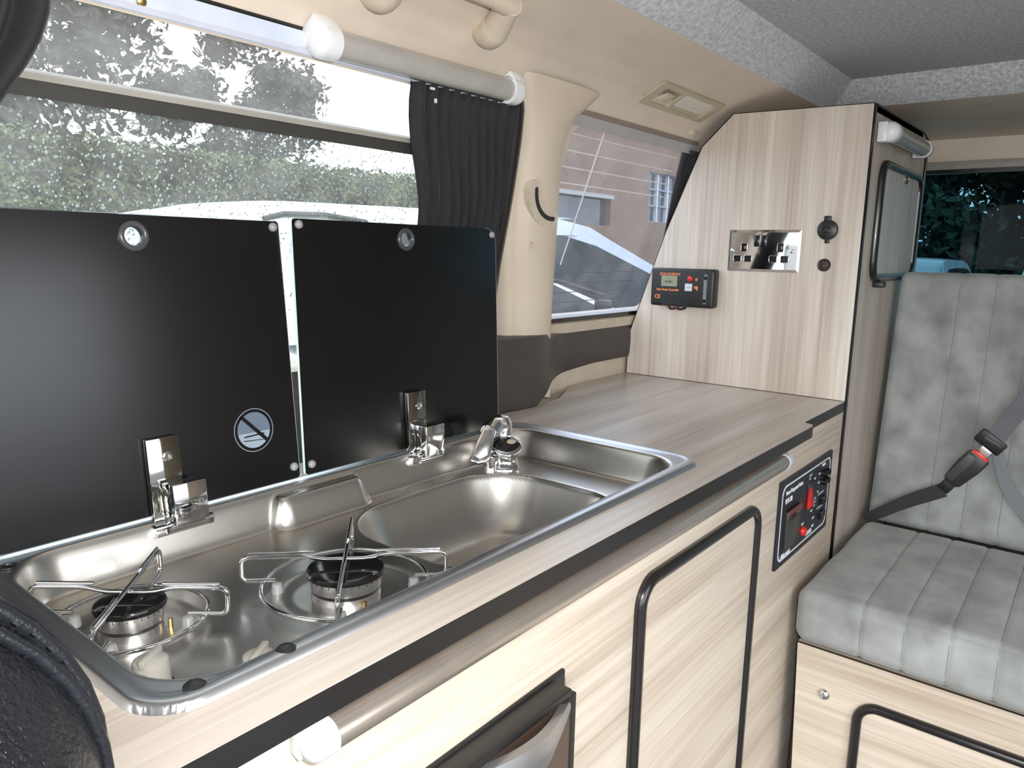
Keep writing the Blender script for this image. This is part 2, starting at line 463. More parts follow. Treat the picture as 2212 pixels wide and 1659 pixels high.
rr_ = dm.node_tree.nodes.new('ShaderNodeValToRGB'); rr_.color_ramp.elements[0].color = (.8, .85, .9, 1); rr_.color_ramp.elements[1].color = (1, 1, 1, 1)
dm.node_tree.links.new(nn.outputs['Fac'], rr_.inputs['Fac']); dm.node_tree.links.new(rr_.outputs['Color'], pb.inputs['Base Color'])
ro = b.build('raindrops', dm, w1, 60); ro['kind'] = 'stuff'

# ---- window 2: rear quarter window with heating lines
w2 = thing('window_2', 'blue-tinted rear side window with pale heating lines', 'window', (1.1, .44, .14), kind='structure')
plate('pane', [(.88, .125), (1.50, .125), (1.50, .5), (.88, .5)], [], lambda u, v: wplane(u, v), (0, .004, .0015), GLASS_S, w2)
HL = mat('heating_line', (.80, .80, .80), .5); HLD = mat('dark_heating_line', (.10, .11, .14), .5)
for i, v in enumerate((.4745, .448, .4215, .3955)):
    B().obox((1.11, yw(v)+.0085, v+.003), (.215, 0, 0), (0, .0006, .0002), (0, -.0003, .0009)).build('heating_line', HL, w2)
for v in (.235, .215, .195, .175):
    B().obox((1.11, yw(v)+.0085, v+.003), (.215, 0, 0), (0, .0006, .0002), (0, -.0002, .0006)).build('heating_line', HLD, w2)
b = B(); pts_ = [(1.022+.0*k, yw(.49-.04*k)+.0083, .49-.04*k+.003) for k in range(7)]
b.ribbon(pts_, (1, 0, 0), .0016, .0008, (0, 1, .37)); b.build('heating_line', HL, w2)
B().obox((1.13, .3345, .4975), (.24, 0, 0), (0, .004, .001), (0, -.003, .0085)).build('top_rail', mat('grey_rail', (.42, .42, .43), .4), w2)
B().obox((1.13, .3305, .511), (.24, 0, 0), (0, .004, .001), (0, -.0015, .004)).build('top_shadow_gap', mat('brown_gap', (.26, .215, .18), .6), w2)
B().obox((1.2, yw(.127)-.004, .127), (.26, 0, 0), (0, .008, .003), (0, -.0035, .0105)).build('sill', CREAM2, w2)
B().obox((1.2, yw(.145)-.001, .144), (.26, 0, 0), (0, .006, .002), (0, -.0015, .0045)).build('sill_gasket', TRIMB, w2)
plate('edge_band', [(1.44, .13), (1.49, .13), (1.49, .49), (1.330, .49), (1.350, .42), (1.40, .30)], [], lambda u, v: wplane(u, v, -.004), (0, .002, .001), mat('grey_frit', (.13, .13, .135), .5), w2)

# ---- window 3: tailgate window
w3 = thing('window_3', 'dark green tailgate window above the grey seat back', 'window', (2.1, -.3, .1), kind='structure')
plate('pane', [(-.99, .07), (.39, .07), (.39, .52), (-.99, .52)], [], lambda u, v: (2.118, u, v), (.004, 0, 0), GLASS_R, w3)
B().box((2.086, -.97, .506), (2.10, .36, .527)).build('top_rail', mat('warm_grey_rail', (.36, .33, .29), .4), w3, bevel=.002)
B().box((2.092, -.97, .496), (2.10, .36, .506)).build('top_gasket', TRIMB, w3)

# ---- pillar trim between the windows
b = B()
XL = [(.115, .845), (.2, .825), (.265, .803), (.35, .780), (.44, .757), (.5, .728), (.54, .71)]
XR = [(.115, .978), (.15, .970), (.23, .952), (.33, .926), (.43, .898), (.465, .897), (.49, .903), (.515, .935), (.54, .965)]
YF = [(.115, .400), (.2, .384), (.3, .362), (.4, .338), (.46, .322), (.5, .311), (.54, .300)]
rows = []
zs = [.115+i*(.538-.115)/34 for i in range(35)]
for z in zs:
    xl, xr, yf = interp(XL, z), interp(XR, z), interp(YF, z); w_ = yw(z)+.004
    xm = (xl+xr)/2
    ctrl = [(xl-.004, w_), (xl+.003, yf+.026), (xl+.016, yf+.020), (xl+.024, yf+.019), (xl+.032, yf+.006), (xl+.046, yf+.001), (xm, yf-.004), (xr-.034, yf+.000), (xr-.012, yf+.010), (xr, yf+.030), (xr+.004, w_)]
    rows.append([(p[0], p[1], z) for p in ctrl])
b.grid(rows)
pi = b.build('trim_3', CREAM, None, 70)
sm = pi.modifiers.new('sub', 'SUBSURF'); sm.levels = 1; sm.render_levels = 2
tag(pi, 'cream pillar cover between the two side windows with a belt slot', 'pillar trim', kind='structure')
def pil(u, v, off=0): return (u, interp(YF, v)+.0005+off+.25*max(0, abs(u-(interp(XL, v)+interp(XR, v))/2)-.025)**1.5, v)
arc = []
for k in range(13):
    t = k/12; a = math.radians(192+82*t); arc.append((.874+.060*math.cos(a), .388+.056*math.sin(a)))
def offs(arc, d0, d1, n=10):
    o = []
    for i, (u, v) in enumerate(arc):
        a = math.radians(192+82*i/12); o.append((u+d1*math.cos(a), v+d1*math.sin(a)))
    e = arc[-1]; a = math.radians(274)
    for k in range(1, n):
        t = a+PI*k/n; m_ = (d1+d0)/2; h_ = (d1-d0)/2
        o.append((e[0]+m_*math.cos(a)+h_*math.cos(a+PI*k/n), e[1]+m_*math.sin(a)+h_*math.sin(a+PI*k/n)))
    for i in range(len(arc)-1, -1, -1):
        u, v = arc[i]; a = math.radians(192+82*i/12); o.append((u+d0*math.cos(a), v+d0*math.sin(a)))
    e = arc[0]; a = math.radians(192)
    for k in range(1, n):
        m_ = (d1+d0)/2; h_ = (d1-d0)/2
        o.append((e[0]+m_*math.cos(a)+h_*math.cos(a+PI+PI*k/n), e[1]+m_*math.sin(a)+h_*math.sin(a+PI+PI*k/n)))
    return o
bz = plate('belt_slot_bezel', offs(arc, -.014, .016), [], lambda u, v: pil(u, v, -.0035), (0, .012, .003), CREAM2, pi)
plate('belt_slot', offs(arc[1:-1] if False else arc, -.0035, .0035), [], lambda u, v: pil(u, v, -.0045), (0, .003, .001), mat('slot_dark', (.02, .02, .022), .6), bz)
text('moulded_mark', '2', .016, pil(.833, .283, -.001), (1, 0, 0), (0, -.23, .97), CREAM2, pi, ext=.002)

# ---- charcoal lower side panel and cream recess
b = B(); rows_t = []
xs = [.5+i*.0125 for i in range(73)]
def yfr(x): return .398+.062*sstep(.90, 1.10, x)-.012*sstep(.78, .90, x)*(1-sstep(.90, 1.02, x))
def zbo(x): return 0.0 if x < .905 else .040*min(1, (x-.905)/.30)**.42
def zto(x): return .128-.014*sstep(.92, 1.04, x)
P = []
for k in range(9):
    t = k/8
    P.append([(x, yfr(x)+.004*(1-math.sin(PI*t)**.5 if 0 < t < 1 else 1), zbo(x)*(1-t)+zto(x)*t) for x in xs])
P.append([(x, yfr(x)+.012, zto(x)+.002) for x in xs])
P.append([(x, .49, zto(x)+.002) for x in xs])
P.insert(0, [(x, yfr(x)+.02, zbo(x)+.002) for x in xs])
b.grid(P)
dp = b.build('trim_4', DARKP, None, 60)
tag(dp, 'charcoal plastic side panel under the side windows', 'side panel', kind='structure')
b = B()
b.grid([[(x, .474-.06*(1-sstep(.90, .99, x)), z) for x in [.9+i*.025 for i in range(24)]] for z in (-.012, .02, .06)])
rc = b.build('recess_panel', CREAM2, dp)
B().obox((1.0, .452, .02), (.004, -.01, 0), (.008, .012, 0), (0, 0, .025)).build('recess_rib', CREAM, dp, bevel=.003)

# ================================================================== KITCHEN FURNITURE
YC = -.0216; XW = 1.354
# worktop with the cut-out for the hob and sink unit
wt = thing('worktop', 'wood-effect worktop with black front edge around the sink and hob', 'worktop', (.6, .2, -.019))
front = [(-.045, -.0418)]
outl = [(-.045, -.0418), (1.085, -.0418), (1.098, -.0395), (1.103, -.033), (1.108, -.0216), (1.353, -.0216), (1.353, .466), (1.16, .468), (1.107, .460), (.99, .405), (.899, .386), (.80, .396), (.45, .396), (-.045, .396)]
TOPZ = 0.0
plate('surface', outl, [rrect(.010, .010, .750, .322, .03)], lambda u, v: (u, v, 0), (0, 0, -.0185), WOODT, wt)
b = B()
fe = [(-.0455, -.0424), (1.085, -.0424), (1.0985, -.040), (1.1036, -.0333), (1.1085, -.0222), (1.353, -.0222)]
def strip(pts, z0, z1, th):
    b = B()
    P = []
    for i, (x, y) in enumerate(pts): P.append((x, y))
    vs_ = []
    for (x, y) in P: vs_ += [(x, y, z0), (x, y, z1), (x, y+th, z1), (x, y+th, z0)]
    fs_ = []
    for i in range(len(P)-1):
        for k in range(4): fs_.append((i*4+k, i*4+(k+1) % 4, i*4+4+(k+1) % 4, i*4+4+k))
    fs_ += [(0, 1, 2, 3), tuple(range(len(P)*4-1, len(P)*4-5, -1))]
    return b.add(vs_, fs_)
strip(fe, -.0195, -.0004, .0012).build('edging', EDGE, wt, 50)

# --- cabinet under the worktop
cb = thing('kitchen_cabinet', 'pale wood-effect kitchen cabinet front below the worktop', 'cabinet', (.6, .1, FLOOR))
DX0, DX1, DZ1, DZ0 = .540, .912, -.090, -.62
def cf(u, v): return (u, YC, v)
FX0, FX1, FZ1, FZ0 = -.02, .402, -.140, -.66
plate('front_panel', [(-.045, FLOOR), (1.353, FLOOR), (1.353, -.0195), (-.045, -.0195)],
      [rrect(DX0+.012, DZ0+.012, DX1-.012, DZ1-.012, .022), rrect(FX0, FZ0, FX1, FZ1, .01)], cf, (0, .016, 0), WOODX, cb)
B().box((-.045, .0, FLOOR), (-.03, .38, -.02)).build('end_panel', WOODZ, cb)
B().box((-.03, .36, FLOOR), (1.353, .375, -.125)).build('back_panel', BLACKP, cb)
dr = plate('door', rrect(DX0+.006, DZ0+.006, DX1-.006, DZ1-.006, .028), [], lambda u, v: (u, YC-.004, v), (0, .014, 0), WOODX, cb)
def loop3(lp, y): return [(u, y, v) for u, v in lp]
b = B(); b.tube(loop3(rrect(DX0+.006, DZ0+.006, DX1-.006, DZ1-.006, .030, 8), YC-.003), .0085, 10, True)
b.build('door_trim', TRIMB, dr, 60)

# --- fridge set into the cabinet
fg = thing('fridge', 'black built-in fridge with a bowed silver handle under the hob', 'fridge', (.19, .1, FZ0))
B().box((FX0+.004, YC-.003, FZ0+.004), (FX1-.004, .33, FZ1-.006)).build('housing', BLACKP, fg, bevel=.003)
B().box((FX0, YC-.026, FZ1-.001), (.374, YC-.002, FZ1+.0075)).build('top_lip', BLACKP, fg, bevel=.0015)
B().box((FX0-.004, YC-.004, FZ1-.012), (FX1-.006, YC+.002, FZ1+.010)).build('frame_flange', BLACKP, fg, bevel=.004)
fd = B().box((FX0+.01, YC-.020, FZ0+.02), (FX1-.020, YC-.003, FZ1-.010)).build('door', BROWN, fg, bevel=.002)
B().box((FX1-.018, YC-.016, FZ0+.02), (FX1-.004, YC-.002, FZ1-.012)).build('door_frame', BLACKP, fd, bevel=.001)
# bowed handle
b = B(); n = 24; rows = []
for i in range(n+1):
    t = i/n; x = .236+(.372-.236)*t
    bow = math.sin(PI*t)
    yo = YC-.027-.016*bow; zt = FZ1-.004+.001*bow; zb = FZ1-.026-.020*bow
    rows.append([(x, yo+.010, zt), (x, yo+.002, zt-.001), (x, yo, (zt*.7+zb*.3)), (x, yo+.001, (zt+zb)/2), (x, yo+.006, zb+.002), (x, yo+.012, zb), (x, yo+.016, (zt+zb)/2), (x, yo+.010, zt)])
b.grid(rows); b.build('handle', SILVER, fd, 60)
B().box((.226, YC-.028, FZ1-.022), (.242, YC-.012, FZ1-.002)).build('handle_bracket', BLACKP, fd, bevel=.002)
B().box((.362, YC-.026, FZ1-.022), (.374, YC-.012, FZ1-.002)).build('handle_bracket', BLACKP, fd, bevel=.002)

# --- tube lamps (three)
def tube_lamp(label, p0, p1, r, mdif, mcap, capr, base_dir, grp='tube lamps'):
    p0 = Vector(p0); p1 = Vector(p1); d = (p1-p0).normalized(); bd = Vector(base_dir).normalized()
    t = thing('tube_lamp', label, 'lamp', tuple((p0+p1)/2), grp)
    b = B().tube([p0, p0+(p1-p0)*.25, p0+(p1-p0)*.5, p0+(p1-p0)*.75, p1], r, 24); b.build('diffuser', mdif, t, 60)
    side = d.cross(bd).normalized()
    B().obox((p0+p1)/2+bd*r*.75, (p1-p0)*.5, side*r*.62, bd*r*.28).build('mounting_base', mdif, t, bevel=r*.08)
    for p, s in ((p0, -1), (p1, 1)):
        b = B(); o = p-d*s*capr*.3
        # domed end cap with a flat back
        n = 24; P = []
        for i in range(9):
            a = i/8*PI/2; rr = capr*math.cos(a); h = capr*.95*math.sin(a)
            row = []
            for k in range(n+1):
                q = 2*PI*k/n; c_ = math.cos(q); s_ = math.sin(q)
                v = side*rr*s_+bd*(max(-1, c_)*rr if c_ < 0 else (rr*c_*1.05))
                row.append(o+d*s*(capr*.9+h*.75)+v)
            P.append(row)
        P.insert(0, [o+(q-(o+d*s*capr*.9)) for q in P[0]])
        P.insert(0, [o for q in P[0]])
        b.grid(P); b.build('end_cap', mcap, t, 60, merge=True)
        B().obox(o+d*s*capr*.8+bd*capr*.6, d*capr*.8, side*capr*.98, bd*capr*.46).build('end_cap_foot', mcap, t, bevel=capr*.12)
    return t
tube_lamp('grey tube lamp with white end caps above the large side window', (.385, .311, .5015), (.705, .311, .5055), .0150, GREYTUBE, WHITEP, .0190, (0, .55, .83))
tube_lamp('long beige tube lamp fixed under the front edge of the worktop', (.095, -.0365, -.0375), (.972, -.0365, -.0375), .0118, TUBEC, CLEARP, .0128, (0, 1, .25))
tube_lamp('short grey tube lamp on the side of the tall wardrobe', (1.405, -.0445, .510), (1.700, -.0445, .513), .0165, GREYTUBE, WHITEP, .0185, (0, 1, 0))

# ================================================================== HOB AND SINK UNIT
BL = (.079, .197); BR = (.238, .117)
hu = thing('hob_sink_unit', 'stainless steel hob and sink unit set into the worktop', 'sink', (.38, .165, -.035))
def sdrr(x, y, x0, y0, x1, y1, r):
    cx, cy = (x0+x1)/2, (y0+y1)/2; qx = abs(x-cx)-(x1-x0)/2+r; qy = abs(y-cy)-(y1-y0)/2+r
    return math.hypot(max(qx, 0), max(qy, 0))+min(max(qx, qy), 0)-r
FLZ = -.0345
def hz(x, y):
    t = -sdrr(x, y, 0, 0, .76, .338, .038)
    if t < 0: return None
    z = .0062*math.sqrt(max(0, 1-(1-min(t/.005, 1))**2))
    z -= .0012*sstep(.010, .016, t)
    d = -sdrr(x, y, .019, .0165, .731, .316, .052)
    wd_ = .020+.006*sstep(.6, .72, x)
    z += (FLZ-.005)*sstep(0, wd_, d)
    # pad on the back wall between the lids
    e = -sdrr(x, y, .283, .286, .418, .40, .02)
    z = max(z, FLZ+(.0335)*sstep(-.008, .012, e)) if e > -.008 and z < 0 else z
    # bowl
    c = -sdrr(x, y, .338, .028, .638, .272, .085)
    if c > -.004:
        if c < 0: z -= .0010*(c+.004)/.004
        else:
            q = min(c/.066, 1); z -= .0012+.072*(1-(1-q)**2.3)
    # burner dishes
    for (cx, cy, R_) in (BL+(.048,), BR+(.056,)):
        g = math.hypot(x-cx, y-cy); z -= .0028*(1-sstep(R_*.8, R_*1.1, g))
    return z
nx, ny = 330, 150
b = B(); P = []
for j in range(ny+1):
    row = []
    for i in range(nx+1):
        x = .76*i/nx; y = .338*j/ny
        # pull the corner of the sampling lattice onto the rounded outline
        d = sdrr(x, y, 0, 0, .76, .338, .038)
        if d > 0:
            cx = min(max(x, .038), .722); cy = min(max(y, .038), .300)
            l = math.hypot(x-cx, y-cy); x = cx+(x-cx)*.038/l; y = cy+(y-cy)*.038/l
        row.append((x, y, hz(x, y) or 0.0))
    P.append(row)
b.grid(P)
me = b.mesh('basin', 180)
me.materials.append(STEEL); me.materials.append(RIM)
for p in me.polygons:
    c = p.center
    if -sdrr(c.x, c.y, .019, .0165, .731, .316, .052) < .001: p.material_index = 1
basin = link('basin', me, None, hu)
# lid peg sockets
for (x, y) in ((.706, .037), (.026, .300)):
    B().lathe((x, y, hz(x, y)+.0005), [(.0065, 0), (.0065, .0012), (.0042, .0016), (.0038, .0004)], 16).build('peg_socket', BLACKP, hu)
for (x, y) in ((.037, .016), (.10, .010)):
    B().lathe((x, y, .004), [(.0075, 0), (.0072, .002), (.005, .0038), (.001, .0045)], 16).build('rubber_buffer', BLACKP, hu)
# burners
def burner(c, r, lab):
    z0 = hz(*c)
    t = B().lathe((c[0], c[1], z0), [(r*.92, 0), (r*.9, .006), (r*.62, .007), (r*.62, .009), (r*.93, .0095), (r*.95, .022), (r*.60, .0225)], 48).build('burner', ALU, hu)
    t['label'] = lab
    B().lathe((c[0], c[1], z0+.0205), [(r*.98, 0), (r*1.03, .0008), (r*1.04, .0030), (r*1.0, .0052), (r*.9, .0062), (r*.3, .0068), (.0005, .0069)], 48).build('burner_cap', BLACKE, t)
    n = 30; b = B()
    for k in range(n):
        a = 2*PI*k/n; dirv = Vector((math.cos(a), math.sin(a), 0)); tv = Vector((-math.sin(a), math.cos(a), 0))
        b.obox(Vector((c[0], c[1], z0+.0186))+dirv*r*.955, dirv*r*.006, tv*r*.010, (0, 0, .0007))
    b.build('flame_slots', BLACKP, t)
burner(BL, .0270, 'small burner with a black cap'); burner(BR, .0345, 'large burner with a black cap')
z0 = hz(*BL)
B().tube([(BL[0]+.024, BL[1]-.018, z0), (BL[0]+.024, BL[1]-.018, z0+.007)], .0018, 10).build('thermocouple', BRASS, hu)
B().tube([(BR[0]-.008, BR[1]-.036, z0), (BR[0]-.008, BR[1]-.036, z0+.006)], .0018, 10).build('thermocouple', BRASS, hu)
# pan supports
def pan_support(label, c, rr, R_, angs, wr=.0021):
    zf = hz(c[0], c[1])+.0028; zr = zf+.0085
    t = thing('pan_support', label, 'pan support', (c[0], c[1], zf), 'pan supports on the hob')
    B().tube([(c[0]+rr*math.cos(2*PI*k/56), c[1]+rr*math.sin(2*PI*k/56), zr) for k in range(56)], wr, 8, True).build('ring', CHROME, t, 80)
    for i, a in enumerate(angs):
        u = Vector((math.cos(a), math.sin(a), 0)); o = Vector((c[0], c[1], 0)); dz = -.0042*i
        Z = lambda p, z: p+Vector((0, 0, z))
        pth = [Z(o-u*(rr-.012), zr+.004), Z(o-u*R_, zr+.004), Z(o-u*R_, .0005), Z(o-u*.036, .0005), Z(o-u*.02, .0005+dz), Z(o+u*.02, .0005+dz), Z(o+u*.036, .0005), Z(o+u*R_, .0005), Z(o+u*R_, zr+.004), Z(o+u*(rr-.012), zr+.004)]
        B().tube(fillet(pth, .007, 5), wr, 8).build('arm', CHROME, t, 80)
        for s in (-1, 1):
            # the extra wire lying on each arm gives the doubled line of the photograph
            B().tube([Z(o+u*s*.028, .0036), Z(o+u*s*(R_-.006), .0036)], wr*.75, 8).build('arm_rod', CHROME, t, 80)
            p = o+u*s*(rr-.013)
            B().lathe((p.x, p.y, zf), [(.0052, 0), (.0054, .002), (.0045, .0090), (.003, .0098)], 16).build('rubber_foot', RUBBER, t)
    return t
pan_support('chrome wire pan support over the small front-left burner', BL, .0595, .080, (math.radians(47), math.radians(130)))
pan_support('chrome wire pan support over the larger burner beside the sink bowl', BR, .0750, .0925, (math.radians(47), math.radians(136)))
# control knobs on the tray floor
for i, (x, y, lb) in enumerate(((.047, .096, 'grey hob control knob beside the small burner'), (.100, .043, 'grey hob control knob mostly hidden behind the front rim'))):
    zf = hz(x, y)
    t = B().lathe((x, y, zf+.0035), [(.0130, 0), (.0125, .016), (.0118, .0195), (.009, .0212), (.001, .0215)], 28).build('hob_knob', mat('grey_knob', (.33, .315, .28), .35), hu)
    t['label'] = lb
    B().lathe((x, y, zf), [(.0150, 0), (.0150, .003), (.0135, .0035)], 28).build('knob_base', BLACKP, t)
    a = math.radians(35)
    B().obox((x, y, zf+.0245), (.0125*math.cos(a), .0125*math.sin(a), 0), (-.0026*math.sin(a), .0026*math.cos(a), 0), (0, 0, .0034)).build('knob_grip', mat('grey_knob', (.33, .315, .28), .35), t, bevel=.0012)

# ---- glass lids
def lid(label, x0, x1, ybot, ytop, zb, zt, hole, corner, bolts, grp='glass lids'):
    t = thing('glass_lid', label, 'lid', ((x0+x1)/2, ybot, zb), grp)
    L = Vector((0, ytop-ybot, zt-zb)); h = L.length; L.normalize()
    nrm = Vector((1, 0, 0)).cross(L).normalized()   # points to -y
    def f(u, v, off=0): return tuple(Vector((u, ybot, zb))+L*v+nrm*off)
    th = -nrm*.005
    out_ = rrect(x0, 0, x1, h, [corner[0], corner[1], corner[2], corner[3]], 8)
    plate('panel', out_, [circle(hole[0], hole[1], .0088, 28)], f, th, BLACKG, t)
    # bare glass edge showing as a bright line
    b = B()
    lp = rrect(x0-.0009, -.0009, x1+.0009, h+.0009, [c+.0009 if c else 0 for c in corner], 8)
    n = len(lp)
    vs_ = []
    for (u, v) in lp: vs_ += [f(u, v, -.0004), f(u, v, -.0046)]
    b.add(vs_, [(2*i, 2*((i+1) % n), 2*((i+1) % n)+1, 2*i+1) for i in range(n)])
    b.build('glass_edge', GEDGE, t, 50)
    g = B()
    for off, r_ in ((.0012, .0150),):
        pts_ = [f(hole[0]+r_*.80*math.cos(2*PI*k/32), hole[1]+r_*.80*math.sin(2*PI*k/32), .0006) for k in range(32)]
        g.tube(pts_, .0031, 8, True)
    g.build('finger_hole_ring', mat('smoky_ring', (.05, .052, .056), .25), t, 80)
    for (u, v) in bolts:
        B().lathe(f(u, v, 0), [(.0050, 0), (.0048, .0022), (.003, .0042), (.0005, .0048)], 16, nrm).build('corner_buffer', RUBBER, t)
    return t, f, nrm, L
ll, lf, ln, lL = lid('large black glass lid standing open behind the hob burners', .012, .3365, .3215, .349, .0095, .306, (.172, .277), [.004, .004, .02, .02], [(.329, .014), (.329, .291), (.020, .012)])
rl, rf_, rn, rL = lid('black glass lid standing open behind the sink and tap', .3455, .705, .3215, .334, .0095, .310, (.520, .281), [.004, .022, .004, .004], [(.3535, .012), (.3535, .294), (.696, .292)])
# warning symbol on the large lid (clear glass disc with a crossed-out pan)
SYM = mat('disc_window_light', (.12, .15, .20), .25); SYM2 = mat('disc_window_light_pale', (.26, .31, .37), .25)  # blue-greys stand for window light coming through the clear disc
cs = (.2815, .066)
def ldisc(name, r, off, m, r_in=0, parent=ll):
    holes = [circle(cs[0], cs[1], r_in, 32)] if r_in else []
    return plate(name, circle(cs[0], cs[1], r, 40), holes, lambda u, v: lf(u, v, off), -ln*.0003, m, parent)
sy = ldisc('warning_symbol', .0202, .0006, SYM)
ldisc('symbol_outer_ring', .0245, .0006, mat('white_symbol_ring', (.20, .23, .28), .3), .0236, sy)
def lpoly(name, pts_, m, off): return plate(name, pts_, [], lambda u, v: lf(u, v, off), -ln*.0003, m, sy)
lw_ = [(cs[0]+.0198*math.cos(a), cs[1]+.0198*math.sin(a)) for a in [PI+.12+i*(PI-.24)/20 for i in range(21)]]
lpoly('symbol_lower_half', lw_, SYM2, .0010)
lpoly('symbol_bar', [(cs[0]-.0155, cs[1]+.0150), (cs[0]-.0125, cs[1]+.0175), (cs[0]+.0170, cs[1]-.0125), (cs[0]+.0140, cs[1]-.0155)], BLACKE, .0014)
lpoly('symbol_pan', [(cs[0]-.013, cs[1]-.007), (cs[0]+.012, cs[1]-.006), (cs[0]+.012, cs[1]-.0045), (cs[0]-.013, cs[1]-.0055)], BLACKE, .0014)
lpoly('symbol_pan_base', [(cs[0]-.014, cs[1]-.011), (cs[0]+.010, cs[1]-.0125), (cs[0]+.010, cs[1]-.0118), (cs[0]-.014, cs[1]-.0100)], BLACKE, .0014)
# chrome hinges
def hinge(label, x, f, n_, grp='lid hinges'):
    t = thing('lid_hinge', label, 'hinge', (x, .318, -.004), grp)
    p = lambda u, v, o: Vector(f(u, v, o))
    Lv = (p(x, .1, 0)-p(x, 0, 0)).normalized()
    B().obox(p(x, .036, .0045), (.0165, 0, 0), Lv*.042, n_*.0035).build('strap_plate', mat('chrome_dark_reflection', (.36, .35, .33), .07, 1.0, var=.02), t, bevel=.0008)  # chrome with its dark reflection put into the base colour
    B().lathe(p(x+.003, .058, .0082), [(.0052, 0), (.0050, .0012), (.0035, .0016), (.0030, .0006), (.0004, .0005)], 20, n_).build('screw', CHROME, t)
    bx_ = B()
    bx_.obox(p(x+.0125, .0115, .019), (.0175, 0, 0), Lv*.0205, n_*.0105); bx_.build('spring_block', CHROME, t, bevel=.0012)
    pl = [p(x-.020, -.012, .012), p(x+.038, -.012, .012)]
    B().obox(p(x+.010, -.0135, .010), (.0310, 0, 0), (0, 0, .0055), (0, .0085, 0)).build('base_bar', CHROME, t, bevel=.0018)
    B().tube([p(x-.010, -.014, .020), p(x+.032, -.014, .020)], .0042, 14).build('hinge_pin', CHROME, t, 60)
    return t
hinge('chrome hinge on the large lid behind the small burner', .1745, lf, ln)
hinge('chrome hinge on the sink lid left of the tap', .5235, rf_, rn)

# ---- folding tap
tp = thing('folding_tap', 'chrome folding tap with a lever on the back corner of the sink', 'tap', (.650, .264, FLZ))
tx, ty = .650, .264
B().lathe((tx, ty, FLZ), [(.0258, 0), (.0258, .0014), (.0235, .003), (.0208, .012), (.0198, .0225), (.0204, .0235), (.0204, .0255), (.015, .0262)], 40).build('base', CHROME, tp, 50)
# lever: a tilted lozenge cap
b = B(); c = Vector((tx-.001, ty-.002, FLZ+.0262))
U = Vector((.78, -.62, 0)).normalized(); V_ = Vector((.62, .78, .30)).normalized(); Nn = U.cross(V_).normalized()
loz = []
for k in range(28):
    a = 2*PI*k/28; q = (abs(math.cos(a))**1.35*math.copysign(1, math.cos(a)), abs(math.sin(a))**1.35*math.copysign(1, math.sin(a)))
    loz.append(q)
rows = []
for (s_, h_) in ((.90, 0), (1.02, .003), (1.04, .0055), (.93, .0085), (.70, .0105), (.35, .0120), (.02, .0125)):
    rows.append([c+U*q[0]*.0265*s_+V_*q[1]*.0225*s_+Nn*h_+Vector((0, 0, .004*q[1]*s_)) for q in loz+loz[:1]])
b.grid(rows); b.build('lever', CHROME, tp, 60, merge=True)
lb_ = B().grid([[c+U*q[0]*.0245*k_+V_*q[1]*.0205*k_+Nn*h_+Vector((0, 0, .004*q[1]*k_)) for q in loz+loz[:1]] for k_, h_ in ((1.0, .0076), (.88, .0098), (.70, .0115), (.35, .0131), (.02, .0137))]).build('lever_inlay', BLACKE, tp, 60, merge=True)
plate('lever_badge', circle(.006, -.002, .0050, 20), [], lambda u, v: tuple(c+U*u*1.3+V_*v*.8+Nn*.0137+Vector((0, 0, .004*v/.0225))), Nn*.0006, mat('beige_badge', (.40, .33, .25), .4), lb_)
# swivel elbow behind the lever
ex, ey = .660, .278
B().lathe((ex, ey, FLZ+.004), [(.0155, 0), (.0155, .038), (.0160, .039), (.0160, .042), (.0155, .043), (.0155, .054), (.0146, .0605), (.0118, .0658), (.007, .069), (.001, .070)], 32).build('swivel_post', CHROME, tp, 50)
pth = fillet([(ex, ey, FLZ+.056), (ex-.020, ey-.002, FLZ+.0600), (ex-.034, ey-.006, FLZ+.0530)], .02, 6)
B().tube(pth, .0145, 20).build('swivel_elbow', BLACKE if False else CHROME, tp, 60)
# folded flat spout hanging beside the post
b = B(); A0 = Vector((.626, .272, FLZ+.060)); A1 = Vector((.600, .268, FLZ+.020))
D = (A1-A0); S_ = Vector((.62, -.78, 0)).normalized(); Nv = D.cross(S_).normalized()
b = B(); lp = []
def sp_pt(u, v): return A0+D*u+S_*v
ol = [(-.06, -.006), (-.02, -.0095), (.5, -.0125), (.95, -.014), (1.10, -.011), (1.16, 0), (1.10, .011), (.95, .014), (.5, .0125), (-.02, .0095), (-.06, .006)]
b.prism([sp_pt(u, v)-Nv*.0065 for u, v in ol], Nv*.013)
sp = b.build('folded_spout', CHROME, tp, 40, bevel=.002)
il = [(.10, -.0060), (.5, -.0085), (.90, -.0095), (1.02, 0), (.90, .0095), (.5, .0085), (.10, .0060)]
for sg in (-1, 1):
    B().prism([sp_pt(u, v)+Nv*.0066*sg for u, v in il], Nv*.0008*sg).build('spout_inlay', mat('dull_chrome', (.45, .44, .42), .25, 1.0), sp, bevel=.0003)
B().lathe((tx-.024, ty+.006, FLZ), [(.0105, 0), (.0105, .006), (.009, .007), (.009, .013), (.0105, .014), (.0105, .020), (.004, .021)], 20).build('hose_collar', CHROME, tp, 50)

